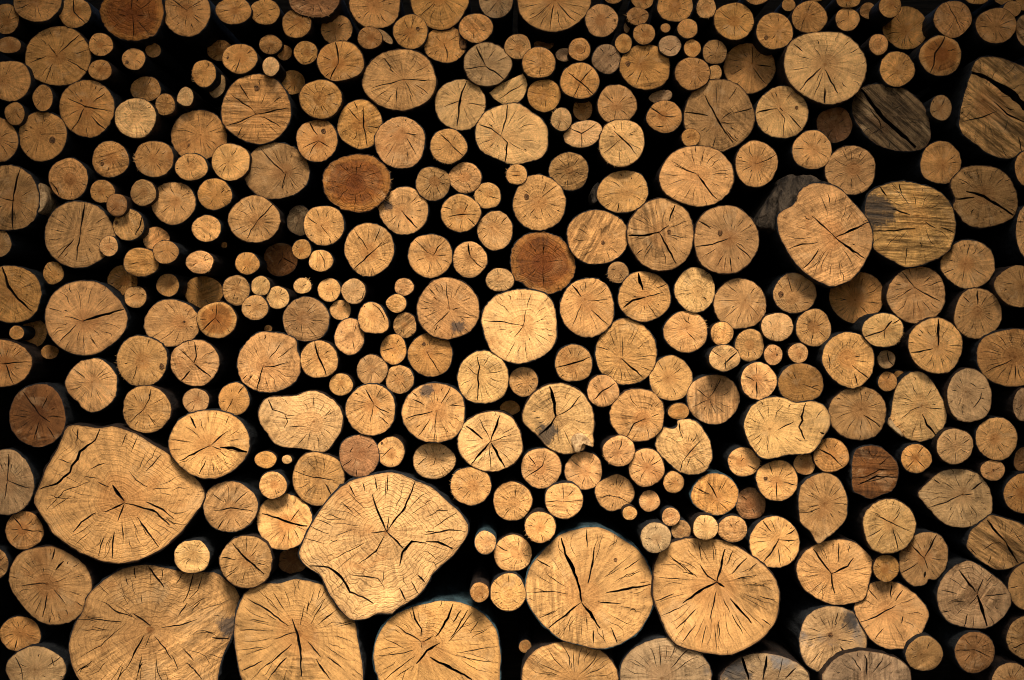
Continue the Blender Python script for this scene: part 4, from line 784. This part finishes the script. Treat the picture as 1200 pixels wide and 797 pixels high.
def build_log(d, idx):
    rg = d['rg']; k = d['k']; out = d['out']; Rm = d['Rm']; n = len(out)
    big = d['r']
    P = ((d['P'][0]-d['x'])*k, -(d['P'][1]-d['y'])*k) if d['P'] else (rg.uniform(-.18, .18)*Rm, rg.uniform(-.18, .18)*Rm)
    # polar table of the outline about the pith
    tab = sorted((math.atan2(z-P[1], x-P[0]), math.hypot(x-P[0], z-P[1])) for x, z in out)
    angs = [t[0] for t in tab]
    import bisect
    def rout(a):
        a = (a+PI) % (2*PI) - PI
        j = bisect.bisect(angs, a)
        a0, r0 = tab[j-1]; a1, r1 = tab[j % len(tab)]
        da = (a1-a0) % (2*PI) or 1e-6
        f = ((a-a0) % (2*PI))/da
        return r0+(r1-r0)*min(1, f)
    # ---- cracks
    cracks = []
    free = set()
    def claim(a):
        for q in range(-1, 2): free.add(int(((math.degrees(a) % 360)/6)+q) % 60)
    for pts, w in d['K']:
        path = [((p[0]-d['x'])*k, -(p[1]-d['y'])*k) for p in pts]
        cracks.append(strip(path, max(w/Q*k*min(2.6, 1.25+.22*w), .0017), rg, .35, .45))
        q = path[-1]; claim(math.atan2(q[1]-P[1], q[0]-P[0]))
        q = path[0]; claim(math.atan2(q[1]-P[1], q[0]-P[0]))
    def radial(a, r0, r1, w, bend=.10):
        m = 4
        path = []
        b = rg.uniform(-bend, bend)
        for j in range(m+1):
            t = r0+(r1-r0)*j/m
            aa = a + b*math.sin(j/m*PI) + rg.uniform(-.02, .02)
            R = rout(aa)*t
            path.append((P[0]+math.cos(aa)*R, P[1]+math.sin(aa)*R))
        cracks.append(strip(path, w, rg, .15, .35))
        claim(a)
    if d['C'] is not None:
        for q in d['C']:
            radial(math.radians(q[0]) + rg.uniform(-.03, .03), q[1], min(q[2], .97)*rg.uniform(.93, 1.02), max(q[3]/Q*k*min(2.2, 1.1+.2*q[3]), .0012))
    elif big > 11 and not d['K']:
        for q in range(rg.choice([1, 2, 2, 3]) if big > 14 else rg.choice([0, 1, 1, 2])):
            a = rg.uniform(0, 2*PI); radial(a, rg.uniform(.05, .4), rg.uniform(.7, .98), .0010 + .012*Rm*rg.uniform(.3, 1))
    # small checks all round
    if big > 12:
        cnt = int(2*PI*Rm/.0125*rg.uniform(.55, .9)) if d['tone'] not in ('d',) else int(2*PI*Rm/.03)
        if big < 20: cnt = int(cnt*.42)
        elif big < 36: cnt = int(cnt*.7)
        for q in range(cnt):
            a = 2*PI*(q + rg.uniform(-.45, .45))/cnt
            if int((math.degrees(a) % 360)/6) in free and rg.random() < .75: continue
            u = rg.random()
            fineness = rg.uniform(.0005, .00105)*(1+big/150)
            if u < .45:      # long hairline
                r0 = rg.uniform(.22, .6); r1 = r0 + rg.uniform(.22, .5)
            elif u < .75:    # in from the rim
                r0 = rg.uniform(.62, .86); r1 = 1.01
            else:            # short check
                r0 = rg.uniform(.3, .8); r1 = r0 + rg.uniform(.08, .2); fineness *= 1.5
            if big < 20: fineness *= 1.15
            radial(a, r0, min(r1, 1.01 if .45 <= u < .75 else rg.uniform(.86, .97)), fineness, .05)
    # ---- constrained triangulation of the sawn face
    V = [Vector(p) for p in out]
    E = [(j, (j+1) % n) for j in range(n)]
    for cp in cracks:
        b = len(V); q = len(cp); V += [Vector(p) for p in cp]; E += [(b+j, b+(j+1) % q) for j in range(q)]
    boxes = [(min(p[0] for p in cp), max(p[0] for p in cp), min(p[1] for p in cp), max(p[1] for p in cp), cp) for cp in cracks]
    sp = max(Rm/7.5, .0045)
    m = int(max(abs(c) for p in out for c in p)/sp)+2
    for gx in range(-m, m+1):
        for gz in range(-m, m+1):
            x = (gx + (.5 if gz % 2 else 0))*sp + rg.uniform(-.2, .2)*sp; z = gz*sp*.87 + rg.uniform(-.2, .2)*sp
            dx, dz = x-P[0], z-P[1]
            rr = math.hypot(dx, dz)
            if rr < .95*rout(math.atan2(dz, dx)) and in_poly(out, x, z): V.append(Vector((x, z)))
    V.append(Vector(P))
    vo, eo, fo, ov, oe, of = delaunay_2d_cdt(V, E, [], 0, 1e-7)
    keep, crk = [], []
    for tri in fo:
        x = sum(vo[j].x for j in tri)/3; z = sum(vo[j].y for j in tri)/3
        if not in_poly(out, x, z): continue
        inside = any(x0 <= x <= x1 and z0 <= z <= z1 and in_poly(cp, x, z) for x0, x1, z0, z1, cp in boxes)
        (crk if inside else keep).append(tri)
    s0 = Vector((rg.uniform(0, 50), rg.uniform(0, 50), rg.uniform(0, 50)))
    tx, tz = rg.gauss(0, .075), rg.gauss(-.01, .075)
    relief = .0011 + .012*Rm
    step_a = rg.uniform(0, 6.28); step_o = rg.uniform(-.4, .4)*Rm
    stepped = d['S'] > .3 or rg.random() < .22
    hstep = rg.choice([-1, 1])*(.0015+.012*Rm) if stepped else 0
    def height(x, z):
        h = x*tx + z*tz
        h += noise.noise(Vector((x/Rm*1.6, z/Rm*1.6, 0))+s0)*relief + noise.noise(Vector((x*70, z*70, 0))+s0)*.0010
        if hstep:
            u = x*math.cos(step_a)+z*math.sin(step_a)-step_o + noise.noise(Vector((x*25, z*25, 5))+s0)*.012
            h += hstep/(1+math.exp(-max(-30, min(30, u/.003))))
        rr = math.hypot(x-P[0], z-P[1])/max(rout(math.atan2(z-P[1], x-P[0])), 1e-5)
        if rr > .93: h += (rr-.93)*.03*min(1, Rm/.03)   # worn arris
        return h
    verts, ring, faces, fm = [], [], [], []
    used = {}
    def vid(j, kind='f', back=0.0, shrink=0.0):
        key = (j, kind)
        if key not in used:
            x, z = vo[j].x, vo[j].y
            used[key] = len(verts)
            h = height(x, z)
            verts.append((x, h+back, z))
            a = math.atan2(z-P[1], x-P[0]); q = min(math.hypot(x-P[0], z-P[1])/max(rout(a), 1e-5), 1.02)
            ring.append((math.cos(a)*q, math.sin(a)*q, Rm))
        return used[key]
    edge_use = {}
    for tri in keep:
        for a, b in ((tri[0], tri[1]), (tri[1], tri[2]), (tri[2], tri[0])): edge_use[(a, b)] = 1
    crk_edges = set()
    for tri in crk:
        for a, b in ((tri[0], tri[1]), (tri[1], tri[2]), (tri[2], tri[0])): crk_edges.add((a, b))
    for tri in keep:
        a, b, c = tri
        q = (vo[b]-vo[a]).cross(vo[c]-vo[a])
        # face looks to -y : in (x, z) counter-clockwise seen from the front
        faces.append([vid(a), vid(b), vid(c)] if q > 0 else [vid(a), vid(c), vid(b)]); fm.append(0)
    deep = min(.07, .02 + Rm*.6)
    for (a, b) in edge_use:
        if (b, a) in edge_use: continue
        if (b, a) in crk_edges or (a, b) in crk_edges:
            faces.append([vid(a, 'c'), vid(a, 'd', deep), vid(b, 'd', deep), vid(b, 'c')]); fm.append(1)
        else:
            faces.append([vid(a, 'e'), vid(a, 'g', .004), vid(b, 'g', .004), vid(b, 'e')]); fm.append(0)
    # torn fibres along part of the edge
    if d['F'] is not None:
        for q in range(int(6 + Rm*170)):
            a = math.radians(d['F']) + rg.gauss(0, .42); R = rout(a)
            bx, bz = P[0]+math.cos(a)*R*.985, P[1]+math.sin(a)*R*.985
            L = rg.choice([1, 1, 1, 1.6])*rg.uniform(.0015, .0055); wd = rg.uniform(.0005, .0012); aa = a + rg.gauss(0, .5)
            hb = height(bx, bz)
            tip = (bx+math.cos(aa)*L, hb-rg.uniform(-.002, .006), bz+math.sin(aa)*L)
            i0 = len(verts)
            px, pz = -math.sin(aa)*wd, math.cos(aa)*wd
            verts.extend([(bx+px, hb, bz+pz), (bx-px, hb, bz-pz), (bx, hb+.002, bz), tip])
            ring.extend([(math.cos(a)*.9, math.sin(a)*.9, Rm)]*4)
            for t in ((0, 1, 3), (1, 2, 3), (2, 0, 3)): faces.append([i0+t[0], i0+t[1], i0+t[2]]); fm.append(2)
    # ---- objects
    kind = 'log' if big >= 14 else 'branch'
    t = bpy.data.objects.new(kind, None); C.objects.link(t)
    t.empty_display_size = .02
    t.location = (d['cx'], d['depth'], d['cz'])
    face = mesh_obj('cut_face', verts, faces, [M_FACE, M_CRACK, M_SPLINTER], t, True, fm)
    at = face.data.attributes.new('ring', 'FLOAT_VECTOR', 'POINT')
    at.data.foreach_set('vector', [c for r in ring for c in r])
    col, heart, wet = TONES[d['tone']]
    j1 = rg.uniform(.84, 1.12); j2 = rg.uniform(.975, 1.010); j3 = rg.uniform(.90, 1.04)
    face['tone'] = [min(.8, col[0]*j1), min(.8, col[1]*j1*j2), min(.8, col[2]*j1*j3)]
    face['seed'] = [rg.uniform(0, 6.28)+i*0 for i in range(1)] + [rg.uniform(0, 40), rg.uniform(0, 40)]
    face['grain'] = [d['S'] if d['S'] else max(0, rg.uniform(-.3, .16)), min(1, d['W'] + rg.uniform(.0, .35) + (.7 if d['tone'] == 'd' else 0)), heart*rg.uniform(.3, 1.3) if heart < 1 else heart]
    face['wet'] = float(wet)
    fb = d['B'] or ([rg.uniform(-90, 90), rg.uniform(.3, .7), rg.uniform(.2, .5)] if d['tone'] in 'gokb2' or d['tone'] == 'd' else [rg.uniform(-90, 90), rg.uniform(0, .5), rg.uniform(0, .5)])
    face['fibre'] = [-math.radians(fb[0]), fb[1], fb[2]]
    mx = d['M'] or (d['x'], d['y'], 0.0)
    face['mould'] = [(mx[0]-d['x'])*k, -(mx[1]-d['y'])*k, max(mx[2]*k, 1e-5)]
    # bark: a tapering rough tube behind the face
    bt = .0012 + .018*Rm
    ys = [0.0015, 0.0, .004, .02, .06, .14, .30, .55, LEN]
    ln = LEN + rg.uniform(-.12, .12)
    bx, bz = d['bx']-d['cx'], d['bz']-d['cz']
    bv, bf = [], []
    sub = 1
    for li, yy in enumerate(ys):
        yy = yy if li < len(ys)-1 else ln
        f = yy/ln; tap = 1-.14*f
        for x, z in out:
            q = math.hypot(x, z) or 1e-6
            if li == 0: off = -.03*q
            elif li == 1: off = bt*.25
            else: off = bt*(.75 + .9*noise.noise(Vector((x*90, yy*14, z*90))+s0)) + Rm*.03*noise.noise(Vector((x*20, yy*6, z*20))+s0)*min(1, yy/.05)
            hh = height(x*.985, z*.985)*(1 if yy < .1 else 0)
            sc = tap*(1+off/q)
            bv.append((x*sc + bx*f, hh+yy, z*sc + bz*f))
    for li in range(len(ys)-1):
        for j in range(n):
            a = li*n+j; b = li*n+(j+1) % n
            bf.append([a, b, b+n, a+n])
    bf.append([(len(ys)-1)*n+j for j in range(n)])
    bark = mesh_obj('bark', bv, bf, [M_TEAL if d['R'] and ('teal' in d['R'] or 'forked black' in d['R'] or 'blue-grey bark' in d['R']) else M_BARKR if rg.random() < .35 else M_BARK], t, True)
    bark['seed'] = [rg.uniform(0, 40) for i in range(3)]
    if d['N']:
        kx, kz, kr = (d['N'][0]-d['x'])*k, -(d['N'][1]-d['y'])*k, d['N'][2]*k
        kv, kf = [], []
        mm = 18
        prof = [(1.10, .0010), (1.0, -.0010), (.84, -.0022), (.62, -.0012), (.40, -.0009), (.15, -.0018)]
        base = height(kx, kz)
        for pr, ph in prof:
            for j in range(mm):
                a = 2*PI*j/mm; w = 1+.38*noise.noise(Vector((math.cos(a)*1.2, math.sin(a)*1.2, pr))+s0)
                x, z = kx+math.cos(a)*kr*.85*pr*w, kz+math.sin(a)*kr*.95*pr*w
                kv.append((x, (height(x, z) if pr > .9 else base)+ph*(min(1, kr/.004)), z))
        for li in range(len(prof)-1):
            for j in range(mm):
                a = li*mm+j; b = li*mm+(j+1) % mm
                kf.append([a, b, b+mm, a+mm])
        kf.append([(len(prof)-1)*mm+j for j in range(mm)])
        ko = mesh_obj('knot', kv, [f[::-1] for f in kf], [M_KNOT], face, True)
        ko['seed'] = [rg.uniform(0, 40) for i in range(3)]
    d['obj'] = t; d['height'] = height
    return t

for i, d in enumerate(LOGS): build_log(d, i)

# ------------------------------------------------------------------ special pieces
def find(ref):
    for d in LOGS:
        if d['R'] == ref: return d
def slab(name, d, pts, y0, y1, mats, tilt=.0, rough=.004, face=0):
    """a lump of bark or wood with the given front outline (photo pixels), y0..y1 deep"""
    rg = random.Random(len(pts)*31+int(pts[0][0]))
    k = d['k']
    P = closed_spline([((p[0]-d['x'])*k, -(p[1]-d['y'])*k) for p in pts], 48)
    cx = sum(p[0] for p in P)/48; cz = sum(p[1] for p in P)/48
    V, F, fm = [], [], []
    s0 = Vector((rg.uniform(0, 50), 0, 0))
    lev = [(.0, y0), (.35, y0), (.7, y0), (.94, y0+.001), (1.0, y0+.006), (1.02, y0+(y1-y0)*.4), (.95, y1)]
    for f, y in lev[1:]:
        for x, z in P:
            xx, zz = cx+(x-cx)*f, cz+(z-cz)*f
            nn = noise.noise(Vector((xx*45, y*30, zz*45))+s0)*rough*2 + noise.noise(Vector((xx*160, y*60, zz*160))+s0)*rough*.7
            V.append((xx + nn*(.5 if f > .9 else 0), y+nn+(zz-cz)*tilt, zz+nn*(.5 if f > .9 else 0)))
    V.append((cx, y0, cz))
    c = len(V)-1
    for j in range(48): F.append([c, j, (j+1) % 48]); fm.append(face)
    for li in range(len(lev)-2):
        for j in range(48):
            a = li*48+j; b = li*48+(j+1) % 48
            F.append([a, a+48, b+48, b]); fm.append(face if li < 2 else 0)
    o = mesh_obj(name, V, F, mats, d['obj'], True, fm)
    o['seed'] = [rg.uniform(0, 40) for q in range(3)]
    return o
def px(ox, oy, s): return pts_of(s, ox, oy)
d = find('large bright log with a grey bark lobe')
slab('bark_lobe', d, px(800, 200, '455,215 450,150 462,70 480,25 560,12 640,25 700,60 640,70 575,90 545,120 520,170'), .012, .45, [M_GREYBARK], .12, .007)
slab('side_limb', d, px(800, 200, '352,245 375,190 425,110 470,60 468,150 455,230 450,275 400,270'), .03, .45, [M_GREYBARK], -.1, .005)
d = find('egg-shaped log with a loose bark flake')
slab('bark_flake', d, px(1000, 400, '163,388 172,355 190,385 215,410 232,440 225,447 195,420'), -.006, .02, [M_CHIP], .1, .001)
d = find('bright log with a broken pale chip')
slab('broken_chip', d, px(600, 400, '275,460 300,428 335,430 362,470 372,492 330,480 318,515 292,500'), -.010, .006, [M_CHIP], .25, .003)
d = find('cut-off log with upright crack at the border')
slab('side_flange', d, px(0, 200, '170,60 195,75 212,130 200,175 172,200 150,190 160,120'), .006, .3, [M_CHIP], .1, .003)
d = find('log with a bark covered knot at its edge')
slab('bark_patch', d, px(400, 0, '555,165 578,175 586,205 575,235 552,225 548,190'), -.004, .02, [M_KNOT], .1, .002)
d = find('log with dark bark peeling at one side')
slab('bark_patch', d, px(600, 200, '405,50 380,75 365,110 372,150 392,148 400,115 410,85'), .008, .10, [M_GREYBARK], .1, .003)

# ------------------------------------------------------------------ woodshed added around the pile to darken its edges
def box(V, F, x0, x1, y0, y1, z0, z1):
    b = len(V)
    V.extend([(x, y, z) for x in (x0, x1) for y in (y0, y1) for z in (z0, z1)])
    F.extend([[b+i for i in q] for q in ((0, 1, 3, 2), (4, 6, 7, 5), (0, 4, 5, 1), (2, 3, 7, 6), (0, 2, 6, 4), (1, 5, 7, 3))])
def boards(name, parent, axis, rng, n, mk):
    V, F = [], []
    a, b = rng; w = (b-a)/n
    for i in range(n): mk(V, F, a+i*w-.004, a+(i+1)*w+.004, (.006 if i % 2 else -.006)+random.Random(i*3).uniform(-.002, .002))
    o = mesh_obj(name, V, F, [M_PLANK], parent, False)
    o['seed'] = [1.0, 2.0, 3.0]
    return o
blocker = bpy.data.objects.new('shadebox', None); C.objects.link(blocker); blocker.location = (0, 0, 0)
blocker['label'] = 'dark timber woodshed enclosing the whole stack of firewood'; blocker['category'] = 'shadebox'
GZ = -.86
boards('added_back_wall', blocker, 'z', (GZ, .95), 12, lambda V, F, a, b, j: box(V, F, -1.16, 1.16, 1.05+j, 1.08+j, a, b))
boards('shade_side_wall', blocker, 'z', (GZ, SHADE_ROOF_Z), 12, lambda V, F, a, b, j: box(V, F, -SIDE_X-.03+j, -SIDE_X+j, -SIDE_Y, 1.04, a, b))
boards('shade_side_wall', blocker, 'z', (GZ, SHADE_ROOF_Z), 12, lambda V, F, a, b, j: box(V, F, SIDE_X+j, SIDE_X+.03+j, -SIDE_Y, 1.04, a, b))
boards('shade_roof', blocker, 'y', (-SHADE_ROOF_Y-.05, 1.3), 14, lambda V, F, a, b, j: box(V, F, -SIDE_X-.5, SIDE_X+.5, a, b, SHADE_ROOF_Z+.004+j, SHADE_ROOF_Z+.034+j))  # added out of view to shade the top rows
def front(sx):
    return boards('shade_front_wall', blocker, 'z', (GZ, SHADE_ROOF_Z), 12, lambda V, F, a, b, j: box(V, F, min(sx*OPEN_X, sx*(OPEN_X+.9)), max(sx*OPEN_X, sx*(OPEN_X+.9)), -SHADE_ROOF_Y-.04+j, -SHADE_ROOF_Y-.01+j, a, b))
front(-1); front(1)  # added out of view, narrowing the light at both sides
gv = [(-30, -30, GZ), (30, -30, GZ), (30, 30, GZ), (-30, 30, GZ)]
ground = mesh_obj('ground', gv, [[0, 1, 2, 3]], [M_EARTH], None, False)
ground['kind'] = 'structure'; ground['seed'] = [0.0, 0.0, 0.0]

# ------------------------------------------------------------------ labels: look first, then the distinctive neighbour
def size_word(d):
    r = d['r']
    return 'tiny' if r < 9 else 'small' if r < 14 else 'modest' if r < 20 else 'medium' if r < 27 else 'large'
def dir_word(dx, dy):
    a = math.degrees(math.atan2(-dy, dx)) % 360
    return ['right of', 'upper right of', 'above', 'upper left of', 'left of', 'lower left of', 'below', 'lower right of'][int((a+22.5) % 360 // 45)]
def look(d):
    w = WORD[d['tone']]
    if d['dep'] > .05 and d['tone'] in 'ahor': w = 'shadowed ' + ('brown' if d['tone'] != 'r' else 'reddish')
    e = max(d['rx'], d['ry'])/min(d['rx'], d['ry'])
    sh = ' oval' if e > 1.22 else ''
    return f"{size_word(d)} {w}{sh}"
REFS = [d for d in LOGS if d['R']]
PREP = {'right of': 'just right of', 'left of': 'just left of', 'above': 'directly above', 'below': 'directly below'}
taken = set()
for d in LOGS:
    kind = d['obj'].name.split('.')[0]
    if d['R']:
        lab = d['R']
        near = [e for e in REFS if e is not d]
    d['cands'] = []
    for e in REFS:
        if e is d: continue
        dx, dy = d['x']-e['x'], d['y']-e['y']
        q = math.hypot(dx, dy) - e['r'] - d['r']
        d['cands'].append((q, dir_word(dx, dy), e))
    d['cands'].sort(key=lambda c: c[0])
def rivals(d, e, w):
    """how many others of the same build lie that way from e, and nearer or about as near"""
    k = d['r'] >= 14
    return [o for o in LOGS if o is not d and o is not e and not o['R'] and (o['r'] >= 14) == k
            and dir_word(o['x']-e['x'], o['y']-e['y']) == w
            and math.hypot(o['x']-e['x'], o['y']-e['y']) < 1.25*math.hypot(d['x']-e['x'], d['y']-e['y'])
            and size_word(o) == size_word(d)]
for d in LOGS:
    if d['R']:
        lab = d['R']
        if len(lab.split()) < 8:
            for q, w, e in d['cands'][:6]:
                l2 = f"{lab} {PREP.get(w, 'at the '+w)} the {e['R']}"
                if len(l2.split()) <= 16: lab = l2; break
        d['label'] = lab; taken.add(lab); continue
    kind = 'log' if d['r'] >= 14 else 'branch end'
    best = None
    for q, w, e in d['cands'][:7]:
        lab = f"{look(d)} {kind} {PREP.get(w, 'at the '+w)} the {e['R']}"
        pen = len(rivals(d, e, w))*40 + max(q, 0) + max(0, len(lab.split())-16)*200 + (500 if lab in taken else 0)
        if best is None or pen < best[0]: best = (pen, lab)
    lab = best[1]
    while len(lab.split()) > 16: lab = lab.split(' ', 1)[1]
    best = (0, lab)
    d['label'] = best[1]; taken.add(best[1])
for d in LOGS:
    o = d['obj']; kind = 'log' if d['r'] >= 14 else 'branch'
    o['label'] = d['label']; o['category'] = kind
    o['group'] = 'thick logs in the stack' if kind == 'log' else 'thin branches wedged between the logs'

# ------------------------------------------------------------------ camera and light
cam = bpy.data.cameras.new('camera'); co = bpy.data.objects.new('camera', cam); C.objects.link(co)
co.location = (0, -CAM, 0); co.rotation_euler = (PI/2, 0, 0)
cam.sensor_width = 36; cam.lens = 36*CAM/(1200*S); cam.clip_end = 200; cam.clip_start = .05
bpy.context.scene.camera = co
w = bpy.data.worlds.new('World'); bpy.context.scene.world = w; w.use_nodes = True
nt = w.node_tree
sky = nt.nodes.new('ShaderNodeTexSky'); sky.sky_type = 'NISHITA'; sky.sun_disc = False
sky.sun_elevation = math.radians(SUN_EL); sky.sun_rotation = math.radians(180-SUN_AZ); sky.air_density = 1.0; sky.dust_density = 2.0
nt.links.new(sky.outputs[0], nt.nodes['Background'].inputs['Color']); nt.nodes['Background'].inputs['Strength'].default_value = SKY
sl = bpy.data.lights.new('sun', 'SUN'); so = bpy.data.objects.new('sun', sl); C.objects.link(so)
sl.energy = SUN; sl.angle = math.radians(SUN_ANGLE); sl.color = (1.0, .91, .79)
el, az = math.radians(SUN_EL), math.radians(SUN_AZ)
dirv = Vector((math.sin(az)*math.cos(el), -math.cos(az)*math.cos(el), math.sin(el)))   # towards the sun
so.rotation_euler = dirv.to_track_quat('Z', 'Y').to_euler()
so.location = dirv*5
sc = bpy.context.scene
sc.view_settings.view_transform = 'Standard'; sc.view_settings.look = 'None'; sc.view_settings.gamma = 1
sc.view_settings.exposure = EXPOSURE
sc.cycles.pixel_filter_type = 'BLACKMAN_HARRIS'; sc.cycles.filter_width = 1.05
sc.cycles.max_bounces = 5; sc.cycles.diffuse_bounces = 3
